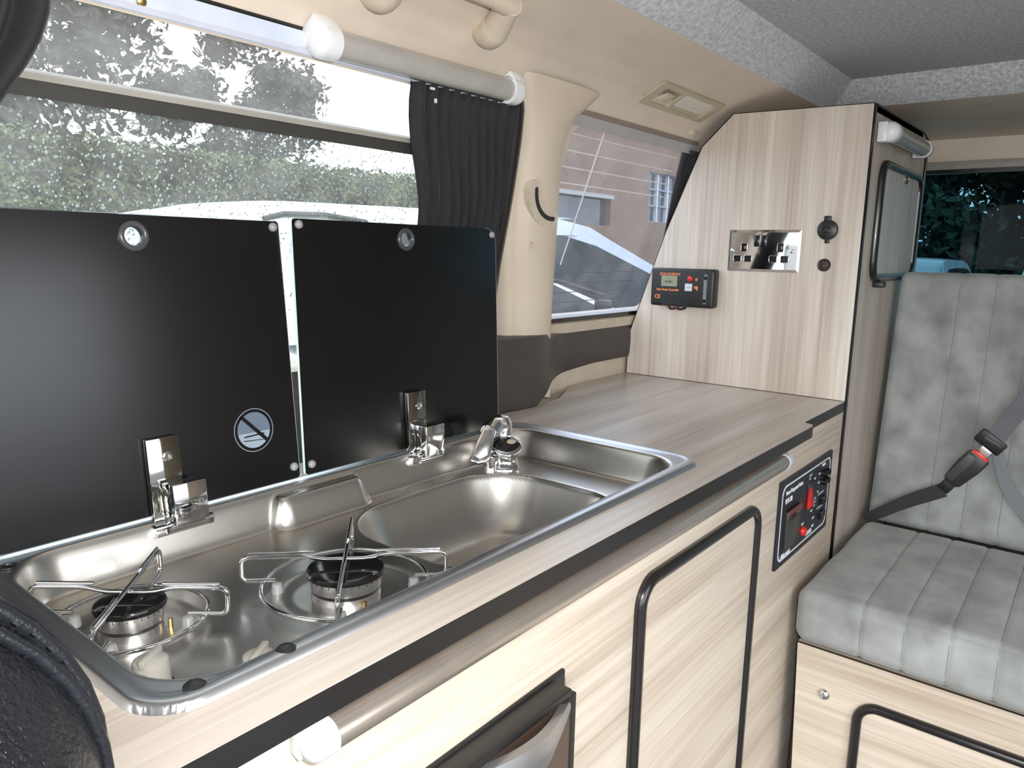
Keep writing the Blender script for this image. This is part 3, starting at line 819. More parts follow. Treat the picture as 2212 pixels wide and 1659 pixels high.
# ================================================================== WARDROBE
wb = thing('wardrobe', 'tall wood-effect wardrobe with a sloping corner at the end of the worktop', 'wardrobe', (1.6, .2, FLOOR))
prof = [(YC, .001), (YC, .5565), (.245, .562), (.31, .501), (.383, .327), (.463, .096), (.4655, .05), (.467, .001)]
prof0 = [(YC, FLOOR), (YC, .5565), (.245, .562), (.31, .501), (.383, .327), (.462, .096), (.4655, .05), (.467, FLOOR)]
B().prism([(XW, y, z) for y, z in prof], (.018, 0, 0)).build('front_panel', WOODZ, wb)
ed = B()
ep = [(YC-.0008, -.33), (YC-.0008, .5573), (.2455, .5629), (.3107, .5014), (.3838, .3272), (.4638, .0962), (.4663, .05), (.468, .001)]
for (a, c_) in zip(ep, ep[1:]):
    ed.add([(XW-.0004, a[0], a[1]), (XW+.0184, a[0], a[1]), (XW+.0184, c_[0], c_[1]), (XW-.0004, c_[0], c_[1])], [(0, 1, 2, 3)])
ed.add([(XW-.0006, YC-.0008, -.33), (XW-.0006, YC-.0008, .557), (XW-.0006, YC+.0016, .557), (XW-.0006, YC+.0016, 0)], [])
edo = ed.build('edging', EDGE, wb, 20)
so = edo.modifiers.new('thick', 'SOLIDIFY'); so.thickness = .0012; so.offset = 0
# side panel with the cupboard opening
SX1 = 1.862
def sf(u, v): return (u, YC, v)
side_out = [(XW+.019, -.86), (SX1, -.86), (SX1, .551), (1.80, .563), (XW+.019, .5565)]
WD = (1.437, .232, 1.806, .466)
plate('side_panel', side_out, [rrect(WD[0]+.012, WD[1]+.012, WD[2]-.008, WD[3]-.012, .02)], sf, (0, .016, 0), WOODZ, wb)
B().prism([(XW+.018, YC+.0, .5565), (1.80, YC+.0, .563), (1.80, .24, .566), (XW+.018, .245, .562)], (0, 0, -.012)).build('top_panel', WOODZ, wb)
B().prism([(SX1, y, z) for y, z in prof0], (-.015, 0, 0)).build('back_panel', WOODZ, wb)
b = B()
for (p_, q_) in (((XW+.018, .5568), (1.80, .5635)), ((1.80, .5635), (SX1+.001, .5515)), ((SX1+.001, .5515), (SX1+.001, -.30))):
    b.tube([(p_[0], YC-.0005, p_[1]), (q_[0], YC-.0005, q_[1])], .0028, 6)
b.build('side_edging', EDGE, wb)
wdr = plate('door', rrect(WD[0]+.008, WD[1]+.008, WD[2]-.004, WD[3]-.008, .03), [], lambda u, v: (u, YC-.005, v), (0, .015, 0), WOODZ, wb)
B().tube([(u, YC-.004, v) for u, v in rrect(WD[0]+.006, WD[1]+.006, WD[2]-.002, WD[3]-.006, .032, 8)], .0085, 10, True).build('door_trim', TRIMB, wdr, 60)
B().lathe((1.653, YC-.005, .446), [(.0105, 0), (.0105, .002), (.007, .0045), (.004, .005), (.0035, .0025)], 20, (0, -1, 0)).build('push_lock', mat('aged_brass', (.34, .30, .22), .3, .9), wdr)
B().box((1.475, YC-.020, .219), (1.505, YC, .231)).build('door_catch', BLACKP, wdr, bevel=.002)

# ---- fittings on the wardrobe front (face looks towards -x); U runs to the right in the picture
FU = Vector((0, -1, 0)); FV = Vector((0, 0, 1)); FN = Vector((-1, 0, 0))
def face(y0, z1, W_, H_):
    """fraction of a fitting (fx from its left, fy from its top) to a point on the wardrobe front"""
    return lambda fx, fy, off=0: Vector((XW-off, y0-fx*W_, z1-fy*H_))
def fplate(name, lp, holes, F, off, th, m, parent, smooth=40):
    return plate(name, lp, holes, lambda u, v: tuple(F(u, v, off)), (th, 0, 0), m, parent, smooth)
def frr(x0, y0, x1, y1, W_, H_, r, k=6):
    return [(u/W_, v/H_) for u, v in rrect(x0*W_, y0*H_, x1*W_, y1*H_, r, k)]
# solar charge controller
W_, H_ = .1485, .0825
F = face(.4005, .2475, W_, H_)
so_ = thing('solar_controller', 'black solar power controller with orange lettering on the wardrobe front', 'controller', tuple(F(.5, 1, .01)))
B().obox(F(.5, .5, .0135), (0, W_/2, 0), (0, 0, H_/2), (.0135, 0, 0)).build('case', BLACKP, so_, bevel=.006, seg=4)
T = .0272
text('brand_lettering', 'ECO-WORTHY', H_*.092, F(.150, .185, T), FU, FV, ORANGE, so_, stretch=.94, bold=.02)
text('product_lettering', 'Solar Power Controller', H_*.078, F(.105, .590, T), FU, FV, ORANGE, so_, stretch=.86, bold=.03)
text('ce_mark', 'CE', H_*.14, F(.075, .800, T), FU, FV, ORANGE, so_, bold=.02)
lc = fplate('display', frr(.175, .195, .430, .475, W_, H_, .001), [], F, T+.0005, .0012, LCD, so_)
text('display_digits', '8-88v', H_*.10, F(.235, .385, T+.0007), FU, FV, mat('lcd_digits', (.07, .08, .06), .4), lc)
B().lathe(F(.628, .255, T-.0005), [(.0058, 0), (.0056, .002), (.004, .003), (.0003, .0032)], 24, FN).build('button', RED, so_)
fplate('button_icon', [(.730, .225), (.752, .27), (.730, .315), (.708, .27)], [[(.730, .248), (.718, .27), (.730, .292), (.742, .27)]], F, T+.0004, .0008, ORANGE, so_)
us = fplate('usb_port', frr(.560, .385, .672, .575, W_, H_, .0012), [], F, T+.0016, .002, ALU, so_)
fplate('usb_tongue', frr(.585, .475, .655, .50, W_, H_, 0), [], F, T+.0019, .0005, GPRINT, us)
text('usb_icon', 'USB', H_*.085, F(.700, .505, T), FU, FV, ORANGE, so_, stretch=.7, bold=.05)
fplate('usb_arrow', [(.725, .515), (.765, .515), (.745, .555)], [], F, T+.0004, .0006, ORANGE, so_)
st_ = fplate('mounting_strip', frr(.845, .13, .895, .89, W_, H_, .002), [], F, T+.0008, .0012, mat('grey_strip', (.20, .20, .20), .4), so_)
for fy in (.225, .815):
    B().lathe(F(.868, fy, T), [(.0040, 0), (.0040, .0014), (.001, .0015)], 16, FN).build('screw', BLACKE, st_)
fplate('terminal_cover', frr(.20, .78, .64, .965, W_, H_, .001), [], F, T+.0006, .001, mat('gloss_black', (.008, .008, .008), .2), so_)
for i, fx in enumerate((.275, .405)):
    a = F(fx, .985, .014); c_ = F(fx+.055, 1.085, .014); e = F(fx+.105, 1.04, .004)
    cbl = B().tube(fillet([a, a+Vector((0, -.001, -.006)), c_, e, e+Vector((.003, 0, .004))], .006, 5), .0026, 10).build('cable', BLACKP, so_, 60)
    B().lathe(a+Vector((0, .0015, -.002)), [(.0024, 0), (.0024, .004)], 10, (-.3, .3, -1)).build('cable_sleeve', RED, cbl)
# chrome double socket
W_, H_ = .149, .0855
F = face(.2360, .3305, W_, H_)
ds = thing('double_socket', 'polished chrome double mains socket on the wardrobe front', 'socket', tuple(F(.5, 1, 0)))
holes = []
def pin(fx, fy, w_, h_): return frr(fx-w_/2, fy-h_/2, fx+w_/2, fy+h_/2, W_, H_, .0025, 4)
PINS = [(.232, .42, .085, .20), (.145, .69, .105, .155), (.295, .69, .105, .155), (.735, .42, .085, .20), (.645, .69, .105, .155), (.800, .69, .105, .155)]
SW = [(.405, .27, .075, .27), (.500, .27, .075, .27)]
b = B()
c0 = [F(fx, fy, 0) for fx, fy in ((0, 0), (1, 0), (1, 1), (0, 1))]
c1 = [F(fx, fy, .0028) for fx, fy in ((.005, .008), (.995, .008), (.995, .992), (.005, .992))]
c2 = [F(fx, fy, .0050) for fx, fy in ((.04, .07), (.96, .07), (.96, .93), (.04, .93))]
for q, r_ in ((c0, c1), (c1, c2)):
    for k in range(4): b.add([q[k], q[(k+1) % 4], r_[(k+1) % 4], r_[k]], [(0, 1, 2, 3)])
b.build('bevel', CHROME, ds, 10)
fplate('faceplate', [(.04, .07), (.96, .07), (.96, .93), (.04, .93)], [pin(*p) for p in PINS]+[pin(*p) for p in SW], F, .0050, .001, CHROME, ds)
B().obox(F(.5, .5, .0008), (0, W_*.47, 0), (0, 0, H_*.44), (.0004, 0, 0)).build('socket_insert', BLACKE, ds)
for p in PINS:
    lp = [F(u, v, .0052) for u, v in pin(*p)]
    B().tube(lp, .0006, 6, True).build('pin_rim', CHROME, ds, 80)
for (fx, fy, a_, h_) in (PINS[0], PINS[3]):
    B().obox(F(fx+.008, fy, .0022), (0, .0018, 0), (0, 0, .0030), (.0008, 0, 0)).build('pin_shutter', mat('copper_shutter', (.35, .22, .12), .35, .6), ds)
for p in SW:
    B().obox(F(p[0], p[1], .0062), (0, W_*.034, 0), (0, 0, H_*.125), (.0022, 0, 0)).build('switch', BLACKE, ds, bevel=.0012)
for fx, fy in ((.068, .50), (.893, .50)):
    B().lathe(F(fx, fy, .0048), [(.0042, 0), (.0040, .0010), (.002, .0016), (.0003, .0016)], 16, FN).build('screw', CHROME, ds)
# 12 volt socket and small round fitting
t = thing('power_socket', 'round black twelve volt socket with a tabbed cap on the wardrobe', 'socket', (XW, .040, .329))
B().lathe((XW, .0395, .3295), [(.0192, 0), (.0192, .004), (.0180, .006), (.0150, .007), (.010, .0085), (.0004, .009)], 36, FN).build('cap', BLACKP, t)
B().obox((XW-.004, .0405, .3505), (0, .0065, 0), (0, 0, .0055), (.0035, 0, 0)).build('cap_tab', BLACKP, t, bevel=.002)
B().obox((XW-.0035, .0385, .3085), (0, .0045, 0), (0, 0, .0045), (.003, 0, 0)).build('cap_hinge', BLACKP, t, bevel=.002)
B().lathe((XW, .0395, .3295), [(.0075, .0085), (.0072, .0105), (.0004, .011)], 24, FN).build('cap_boss', BLACKE, t)
t = thing('round_switch', 'small round black switch below the twelve volt socket', 'switch', (XW, .040, .262))
B().lathe((XW, .0405, .2625), [(.0122, 0), (.0122, .003), (.0108, .0045), (.0098, .0038)], 28, FN).build('bezel', BLACKP, t)
B().lathe((XW, .0405, .2625), [(.0096, .002), (.0090, .0042), (.0004, .0048)], 28, FN).build('button', mat('dark_red_black', (.03, .012, .012), .3), t)
B().lathe((XW-.0044, .0405, .2610), [(.0018, 0), (.0003, .0007)], 10, FN).build('indicator', RED, t)

# ---- control panel on the cabinet front (faces -y, U runs +x)
CX0, CX1, CZ1, CZ0 = 1.006, 1.290, -.083, -.236
W_, H_ = CX1-CX0, CZ1-CZ0
def PF(fx, fy, off=0): return Vector((CX0+fx*W_, YC-off, CZ1-fy*H_))
cp = thing('control_panel', 'black electrical control panel with white border and red switch beside the seat', 'control panel', tuple(PF(.5, 1, 0)))
def pplate(name, lp, holes, off, th, m, parent=cp): return plate(name, lp, holes, lambda u, v: tuple(PF(u, v, off)), (0, th, 0), m, parent)
CU = Vector((1, 0, 0))
pplate('faceplate', frr(0, 0, 1, 1, W_, H_, .003), [], .004, .004, PANELB)
def notched(i, j):
    n = .045; m_ = n*W_/H_
    return [(i+n, j), (1-i-n, j), (1-i-n*.35, j+m_*.35), (1-i, j+m_), (1-i, 1-j-m_), (1-i-n*.35, 1-j-m_*.35), (1-i-n, 1-j), (i+n, 1-j), (i+n*.35, 1-j-m_*.35), (i, 1-j-m_), (i, j+m_), (i+n*.35, j+m_*.35)]
pplate('border_line', notched(.035, .065), [notched(.045, .084)], .0044, .0006, WPRINT)
text('title_lettering', 'Power Management Centre', .0105, PF(.10, .185, .0042), CU, FV, WPRINT, cp, stretch=.72, bold=.02)
text('model_lettering', 'PMS 3B', .0125, PF(.10, .285, .0042), CU, FV, WPRINT, cp, stretch=.85, bold=.02)
mb = pplate('breaker_window', frr(.10, .34, .40, .86, W_, H_, .002), [], .0048, .001, mat('breaker_recess', (.02, .02, .02), .25))
B().obox(PF(.25, .61, .0060), (W_*.125, 0, 0), (0, 0, H_*.22), (0, .0022, 0)).build('breaker', mat('dark_olive', (.05, .052, .045), .25), mb, bevel=.001)
B().obox(PF(.25, .42, .0082), (W_*.12, 0, 0), (0, 0, H_*.045), (0, .0008, 0)).build('breaker_label', mat('brown_red_label', (.18, .06, .05), .4), mb)
B().obox(PF(.20, .46, .0095), (W_*.05, 0, 0), (0, 0, H_*.022), (0, .002, 0)).build('breaker_lever', BLACKP, mb, bevel=.0008)
sw_ = pplate('rocker_recess', frr(.50, .22, .62, .60, W_, H_, .001), [], .0046, .0008, BLACKE)
b = B(); b.prism([PF(.518, .54, .004), PF(.518, .54, .0085), PF(.518, .50, .0095), PF(.518, .30, .0050)], (W_*.082, 0, 0)); b.build('red_rocker', RED, sw_, bevel=.001)
B().lathe(PF(.475, .785, .004), [(.0085, 0), (.0082, .003), (.0062, .006), (.002, .0078), (.0002, .008)], 24, (0, -1, 0)).build('red_button', RED, cp)
text('small_lettering', 'PUMP', .0062, PF(.52, .155, .0042), CU, FV, GPRINT, cp); text('small_lettering', '12V', .0062, PF(.52, .195, .0042), CU, FV, GPRINT, cp)
text('small_lettering', 'ON', .005, PF(.63, .235, .0042), CU, FV, WPRINT, cp); text('small_lettering', 'OFF', .005, PF(.61, .625, .0042), CU, FV, WPRINT, cp)
text('small_lettering', 'CAR', .0062, PF(.66, .50, .0042), CU, FV, GPRINT, cp); text('small_lettering', 'BATT', .0062, PF(.66, .545, .0042), CU, FV, GPRINT, cp); text('small_lettering', '12V', .0055, PF(.66, .585, .0042), CU, FV, GPRINT, cp)
text('small_lettering', 'TEST', .0062, PF(.44, .71, .0042), CU, FV, WPRINT, cp)
text('small_lettering', 'POWER', .0115, PF(.55, .895, .0042), CU, FV, WPRINT, cp, stretch=.8, bold=.02)
text('small_lettering', 'MAINS INPUT', .0105, PF(.09, .925, .0042), CU, FV, WPRINT, cp, stretch=.75, bold=.02)
text('small_lettering', '230V', .0062, PF(.10, .875, .0042), CU, FV, WPRINT, cp)
text('small_lettering', 'FUSES', .0078, PF(.78, .135, .0042), CU, FV, WPRINT, cp)
text('small_lettering', '10A', .005, PF(.72, .215, .0042), CU, FV, WPRINT, cp); text('small_lettering', '10A', .005, PF(.72, .325, .0042), CU, FV, WPRINT, cp); text('small_lettering', '5A', .005, PF(.72, .435, .0042), CU, FV, WPRINT, cp)
text('small_lettering', 'LEISURE BATT', .0058, PF(.745, .485, .0042), CU, FV, GPRINT, cp); text('small_lettering', 'VEHICLE BATT', .0058, PF(.745, .665, .0042), CU, FV, GPRINT, cp)
text('small_lettering', 'LOW', .005, PF(.66, .74, .0042), CU, FV, WPRINT, cp); text('small_lettering', 'HIGH', .005, PF(.66, .84, .0042), CU, FV, WPRINT, cp)
for fx in (.83, .90):
    for fy in (.24, .345):
        B().lathe(PF(fx, fy, .004), [(.0062, 0), (.0060, .006), (.0045, .0072), (.0003, .0072)], 16, (0, -1, 0)).build('fuse_cap', BLACKE, cp)
for fy in (.575, .765):
    B().obox(PF(.85, fy, .006), (W_*.045, 0, 0), (0, 0, H_*.05), (0, .003, 0)).build('toggle_switch', BLACKE, cp, bevel=.001)
for fx, fy in ((.02, .06), (.98, .05), (.02, .94)):
    B().lathe(PF(fx, fy, .0038), [(.0022, 0), (.0020, .0008), (.0003, .001)], 10, (0, -1, 0)).build('screw', BLACKE, cp)

# ================================================================== BENCH SEAT
XB = 1.109; YB = -.0425
bn = thing('bench_seat_box', 'pale wood-effect seat box with black-edged door under the grey cushion', 'seat box', (1.4, -.5, FLOOR))
BZ = -.396
def bf(u, v): return (XB, u, v)
BD = (-.62, -.80, -.149, -.464)
plate('front_panel', [(-1.0, FLOOR), (YB-.020, FLOOR), (YB-.002, BZ), (-1.0, BZ)], [rrect(BD[0]+.012, BD[1]+.012, BD[2]-.012, BD[3]-.012, .022)], bf, (.016, 0, 0), WOODY, bn)
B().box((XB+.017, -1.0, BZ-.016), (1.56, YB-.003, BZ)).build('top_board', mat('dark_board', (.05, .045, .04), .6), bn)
B().box((XB+.0165, YB-.006, FLOOR), (1.56, YB-.002, BZ-.016)).build('side_panel', mat('gap_shade_board', (.016, .014, .014), .5), bn)  # side board coloured near-black to carry the shade of the cabinet gap
B().tube([(XB-.0004, -1.0, BZ+.0004), (XB-.0004, YB-.002, BZ+.0004)], .0016, 6).build('edging', EDGE, bn)
bd = plate('door', rrect(BD[0]+.006, BD[1]+.006, BD[2]-.006, BD[3]-.006, .03), [], lambda u, v: (XB-.004, u, v), (.014, 0, 0), WOODY, bn)
B().tube([(XB-.003, u, v) for u, v in rrect(BD[0]+.005, BD[1]+.005, BD[2]-.005, BD[3]-.005, .032, 8)], .0085, 10, True).build('door_trim', TRIMB, bd, 60)
kb = B().lathe((XB, -.0967, -.4775), [(.0105, 0), (.0105, .001), (.0098, .003), (.0070, .0055), (.003, .0068), (.0002, .007)], 24, (-1, 0, 0)).build('screw_cap', CHROME, bn)

def cushion(name, c, ax, ay, az, r, m, parent, seams, seam_axis=1, n=(20, 120, 12), depth=.0030, bulge=.006, wrinkle=.0, seed=0, lines=(), line_path=None):
    """rounded cushion: half axes vectors, rounding r, piping grooves across ay at given fractions"""
    c = Vector(c); A = [Vector(ax), Vector(ay), Vector(az)]; h = [a.length for a in A]; E_ = [a.normalized() for a in A]
    rd = random.Random(seed); ph = [rd.uniform(0, 6) for _ in range(8)]
    b = B(); done = {}
    def P(i, j, k):
        # parameters in -1..1, easing extra rows into the rounded borders
        q = [i, j, k]; p = [q[t]*h[t] for t in range(3)]
        inner = [max(-(h[t]-r), min(h[t]-r, p[t])) for t in range(3)]
        d = Vector([p[t]-inner[t] for t in range(3)])
        # bring the cube corner to a round one
        m_ = max(abs(d.x), abs(d.y), abs(d.z))
        if m_ > 1e-9: d = d.normalized()*m_
        nrm = d.normalized() if m_ > 1e-9 else Vector((0, 0, 0))
        pos = Vector(inner)+d
        flat = max(0, 1-abs(i)**4)*max(0, 1-abs(j)**6)
        bul = bulge*(1-abs(i)**2.5)*(1-abs(j)**4) if abs(k) > .999 else bulge*.6*(1-abs(k)**2)*(1-abs(j)**4) if abs(i) > .999 else 0
        g = 0
        for s in seams:
            x = (p[1]-s)/.0040; g += math.exp(-x*x)
        wv = 0
        if wrinkle: 
            wv = wrinkle*(math.sin(26*p[0]+11*p[1]+ph[0]+2*math.sin(9*p[1]+ph[1]))*math.sin(17*p[1]+ph[2])+.6*math.sin(40*p[0]-19*p[1]+ph[3]))
        pos += nrm*(bul-depth*g+wv)
        return c+E_[0]*pos.x+E_[1]*pos.y+E_[2]*pos.z
    def ticks(nn, t):
        e = 1-r/h[t]; k = 5
        o = [-1+(1-e)*(i/k) for i in range(k)]+[-e+2*e*i/nn for i in range(nn+1)]+[e+(1-e)*((i+1)/k) for i in range(k)]
        return o
    TI, TJ, TK = ticks(n[0], 0), ticks(n[1], 1), ticks(n[2], 2)
    for s in (-1, 1):
        b.grid([[P(i, j, s) for j in TJ] for i in TI]); b.grid([[P(s, j, k) for j in TJ] for k in TK]); b.grid([[P(i, s, k) for i in TI] for k in TK])
    ob = b.build(name, m, parent, 60, merge=True)
    for s in lines:
        pts = [P(*q) for q in line_path(s/h[1])]
        B().tube(pts, .0006, 6).build('seam', SEAM, ob)
    return ob
SEAMS = [.382-.0645*k for k in range(0, 12)]
sc1 = thing('seat_cushion', 'grey suede seat cushion with stitched channels on the bench', 'cushion', (1.34, -.5, BZ), 'bench cushions')
zc = (BZ+.001-.296)/2; hh = (-.296-BZ-.001)/2
cushion('pad', (1.338, -.527, zc), (.234, 0, 0), (0, .492, 0), (0, 0, hh), .022, SUEDE, sc1, SEAMS, n=(34, 300, 10), wrinkle=.0010, seed=2, depth=.0026, lines=SEAMS[:7],
        line_path=lambda j: [(-1, j, -1+.25*k) for k in range(8)]+[(-1, j, 1)]+[(-1+.1*k, j, 1) for k in range(1, 20)])
bc = thing('back_cushion', 'grey suede seat back cushion leaning below the tailgate window', 'cushion', (1.63, -.5, -.30), 'bench cushions')
Lb = Vector((.075, 0, .552)); Nb = Vector((-.552, 0, .075)).normalized()
cb0 = Vector((1.580, -.535, -.300))+Lb*.5-Nb*.045
cushion('pad', cb0, -Nb*.045*-1, (0, .500, 0), Lb*.5, .018, SUEDE, bc, SEAMS, n=(8, 300, 40), bulge=.0, depth=.0016, wrinkle=.0006, seed=5, lines=SEAMS[:7], line_path=lambda j: [(1, j, -.98+.0653*k) for k in range(31)])

# ---- lap and shoulder belt
sb = thing('seat_belt', 'black and grey seat belt with red-button buckle across the seat back', 'seat belt', (1.6, -.2, -.13))
def xb(z, off=.0): return 1.580+.075*(z+.300)/.552-off
def bp_(y, z, off): return Vector((xb(z, off), y, z))
wdir = lambda a, c_: Vector((0, -(c_.z-a.z), c_.y-a.y)).normalized()
def strap(name, pts, half, m, th=.0022):
    P_ = fillet(pts, .03, 5); wv = []
    for i in range(len(P_)):
        a = P_[max(i-1, 0)]; c_ = P_[min(i+1, len(P_)-1)]; wv.append(wdir(a, c_))
    h_ = [half[0]+(half[1]-half[0])*i/(len(P_)-1) for i in range(len(P_))] if isinstance(half, tuple) else half
    return B().ribbon(P_, wv, h_, th, (-1, 0, .12)).build(name, m, sb, 60)
strap('buckle_strap', [bp_(-.036, -.297, .012), bp_(-.058, -.280, .016), bp_(-.115, -.237, .020), bp_(-.180, -.198, .024)], (.0105, .0150), WEBD)
S1 = Vector((1.566, -.187, -.184)); S2 = Vector((1.562, -.241, -.106)); dB = (S2-S1).normalized(); wB = wdir(S1, S2); nB = Vector((-1, 0, .12)).normalized()
B().obox(S1-dB*.004, dB*.013, wB*.012, nB*.003).build('strap_tongue', BLACKP, sb, bevel=.002)
b = B(); ol = [(.0, -.010), (.006, -.0175), (.05, -.0225), (.079, -.0215), (.082, -.017), (.082, .017), (.079, .0215), (.05, .0225), (.006, .0175), (0, .010)]
bk_ = b.prism([S1+dB*(u+.006)+wB*v-nB*.010 for u, v in ol], nB*.022).build('buckle', mat('buckle_plastic', (.028, .027, .026), .4), sb, bevel=.003)
B().obox(S1+dB*.046+nB*.0125-wB*.008, dB*.034, wB*.009, nB*.001).build('buckle_face', mat('buckle_grey', (.06, .06, .06), .35), bk_, bevel=.0008)
B().obox(S1+dB*.088+nB*.003, dB*.0035, wB*.0165, nB*.0085).build('release_button', mat('bright_red', (.95, .04, .02), .3), bk_, bevel=.001)
B().obox(S1+dB*.100, dB*.009, wB*.011, nB*.0016).build('tongue_plate', ALU, sb, bevel=.0006)
tg = S1+dB*.122-wB*.006
B().obox(tg, dB*.015, wB*.027, nB*.006).build('tongue', BLACKP, sb, bevel=.004)
Zp = lambda y, z, off: bp_(y, z, off)
strap('shoulder_strap', [tg+nB*.006+Vector((0, -.004, .0)), Zp(-.300, .010, .030), Zp(-.352, .10, .026), Zp(-.43, .24, .016)], (.016, .024), WEBB)
strap('lap_strap', [tg+Vector((0, -.012, -.012)), Zp(-.285, -.165, .030), Zp(-.318, -.205, .028), Zp(-.38, -.25, .024), Zp(-.46, -.29, .02)], (.010, .020), mat('pale_webbing', (.20, .21, .225), .6, bump=.3, bscale=900))

# ================================================================== SOFT AND SMALL FITTINGS
def curtain(label, x_of, zr, yoff, folds, amp, nu=110, nvv=24, taper=1.0):
    """x_of(z) -> (x0, x1); hangs along the window plane"""
    t = thing('curtain', label, 'curtain', ((x_of(zr[0])[0]+x_of(zr[0])[1])/2, yw(zr[0]), zr[0]), 'side window curtains')
    b = B(); P = []
    for j in range(nvv+1):
        v = zr[1]+(zr[0]-zr[1])*j/nvv; x0, x1 = x_of(v); row = []
        for i in range(nu+1):
            s = i/nu; a = amp*(.75+.25*math.sin(j*.5+i*.07)) 
            ph = folds*2*PI*(s+.012*math.sin(9*s+1)+.006*math.sin(v*20+s*14))
            row.append((x0+(x1-x0)*s+.002*math.cos(ph)*0, yw(v)-yoff+a*math.sin(ph), v))
        P.append(row)
    b.grid(P); o = b.build('cloth', CURT, t, 80)
    s_ = o.modifiers.new('thick', 'SOLIDIFY'); s_.thickness = .0015
    x0, x1 = x_of(zr[1])
    b = B().tube([(x0-.004, yw(zr[1])-yoff, zr[1]+.004), (x1+.004, yw(zr[1])-yoff, zr[1]+.004)], .0028, 8)
    b.build('header_tape', CURT, t)
    return t
cr_ = curtain('gathered black curtain at the right side of the large window', lambda z: (.520+.075*sstep(.5, .30, z), .742+.050*sstep(.5, .30, z)), (.02, .488), .018, 10.5, .0075)
for k in range(2):
    B().obox((.546+.010*k, .3095+.004*k, .481-.013*k), (.0035-.002*k, 0, 0), (0, .0012, 0), (0, 0, .0014+.0012*k)).build('white_hook', WHITEP, cr_)
curtain('black curtain drawn back at the left end of the large window', lambda z: (-.16, .098-.055*sstep(.47, .33, z)), (.02, .505), .030, 9, .010)
curtain('black curtain bunched at the edge of the rear side window', lambda z: (1.338+.05*sstep(.49, .35, z), 1.43), (.12, .487), .012, 5, .006, nu=50)

# ceiling courtesy lamp on the headliner
cl = thing('courtesy_lamp', 'cream interior courtesy lamp recessed in the headliner', 'lamp', (1.19, .277, .561))
LU = Vector((1, 0, 0)); LV = Vector((0, -.894, .447)); LN = Vector((0, -.447, -.894))
def lp_(fx, fy, off=0): return Vector((1.056, .3035, .5478))+LU*fx*.262+LV*fy*.0605+LN*(off-.0015)
def lpl(name, poly, holes, off, th, m, parent): return plate(name, poly, holes, lambda u, v: tuple(lp_(u, v, off)), -LN*th, m, parent)
def lrr(a, b_, c_, d_, r): return [(u/.262, v/.0605) for u, v in rrect(a*.262, b_*.0605, c_*.262, d_*.0605, r, 5)]
BEZ = mat('beige_lamp_bezel', (.50, .44, .32), .4)
fr_ = lpl('bezel', lrr(0, 0, 1, 1, .010), [lrr(.10, .18, .36, .82, .003), lrr(.39, .15, .90, .85, .003)], .006, .008, BEZ, cl)
lpl('bezel_skirt', lrr(-.02, -.05, 1.02, 1.05, .012), [lrr(.06, .12, .94, .88, .006)], .002, .004, BEZ, cl)
sw = lpl('switch_recess', lrr(.09, .16, .37, .84, .002), [], .001, .001, mat('beige_shadow', (.33, .30, .23), .5), cl)
B().obox(lp_(.22, .5, .004), LU*.016, LV*.011, LN*.003).build('rocker_switch', CREAM2, sw, bevel=.0015)
B().obox(lp_(.155, .68, .003), LU*.007, LV*.006, LN*.002).build('switch_stop', mat('olive_plastic', (.22, .2, .14), .5), sw, bevel=.001)
ln_ = lpl('lens', lrr(.42, .30, .84, .84, .002), [], .0045, .002, mat('milky_lens', (.74, .70, .62), .3), cl)
for k in range(18):
    fx = .41+.46*k/17
    B().obox(lp_(fx, .215, .0035), LU*.0016, LV*.0045, LN*.0012).build('lens_rib', BEZ, ln_)
B().obox(lp_(.64, .92, .004), LU*.063, LV*.0018, LN*.0012).build('lens_slot', mat('olive_plastic', (.22, .2, .14), .5), ln_)
B().lathe(lp_(.66, .52, .0045), [(.0045, 0), (.0042, .0012), (.002, .0014)], 14, LN).build('lens_bulb', CREAM2, ln_)
# small clip on the headliner next to the wardrobe
t = B().obox((1.325, .318, .528), (.016, 0, 0), (0, .003, -.006), (0, .003, .002)).build('roof_clip', CREAM, None, bevel=.0015)
tag(t, 'small cream clip on the headliner beside the wardrobe top', 'clip')

# grab handle
gh = thing('grab_handle', 'cream grab handle on the headliner above the window lamp', 'handle', (.50, .25, .57))
for pth in ([(.432, .300, .575), (.424, .266, .550), (.414, .238, .560), (.410, .212, .570)], [(.622, .300, .580), (.606, .262, .550), (.592, .236, .562), (.576, .208, .572)]):
    pth = fillet(pth, .02, 6); n_ = len(pth)
    B().tube(pth, [.0205-.0050*i/(n_-1) for i in range(n_)], 18).build('mount', CREAM, gh, 70)
B().tube([(.404, .210, .568), (.44, .206, .570), (.54, .206, .571), (.582, .210, .569)], .0125, 16).build('grip', CREAM, gh, 70)

# ---- black leather front seat in the near left corner
fs = thing('front_seat', 'black leather front seat back with stitched seams at the near left', 'seat', (-.18, -.08, FLOOR))
SH = (.1115, .1155, .52)
SC = Vector((-.1865, -.1015, -.3276)); SR = .1027
cushion('backrest', SC, (SH[0], 0, 0), (0, SH[1], 0), (0, 0, SH[2]), SR, LEATH, fs, [-.020, -.040], n=(16, 60, 20), depth=.0026, bulge=.004, wrinkle=.0008, seed=4)
def seatloop(y, push):
    pts = []
    dy = max(0, abs(y-SC.y)-(SH[1]-SR)); push -= SR-math.sqrt(SR*SR-dy*dy)
    hx, hz_, r = SH[0]+push, SH[2]+push, SR+push
    for u, v in rrect(-hx, -hz_, hx, hz_, r, 10): pts.append((SC.x+u, y, SC.z+v))
    return pts
for y, rr in ((SC.y-.030, .0034), (SC.y-.046, .0024)):
    B().tube(seatloop(y, .0012), rr, 8, True).build('piping', mat('smooth_black_leather', (.009, .010, .013), .3, bump=.3, bscale=480), fs, 80)
lp = seatloop(SC.y-.030, .0012)
b = B(); k0 = 0
pp = []
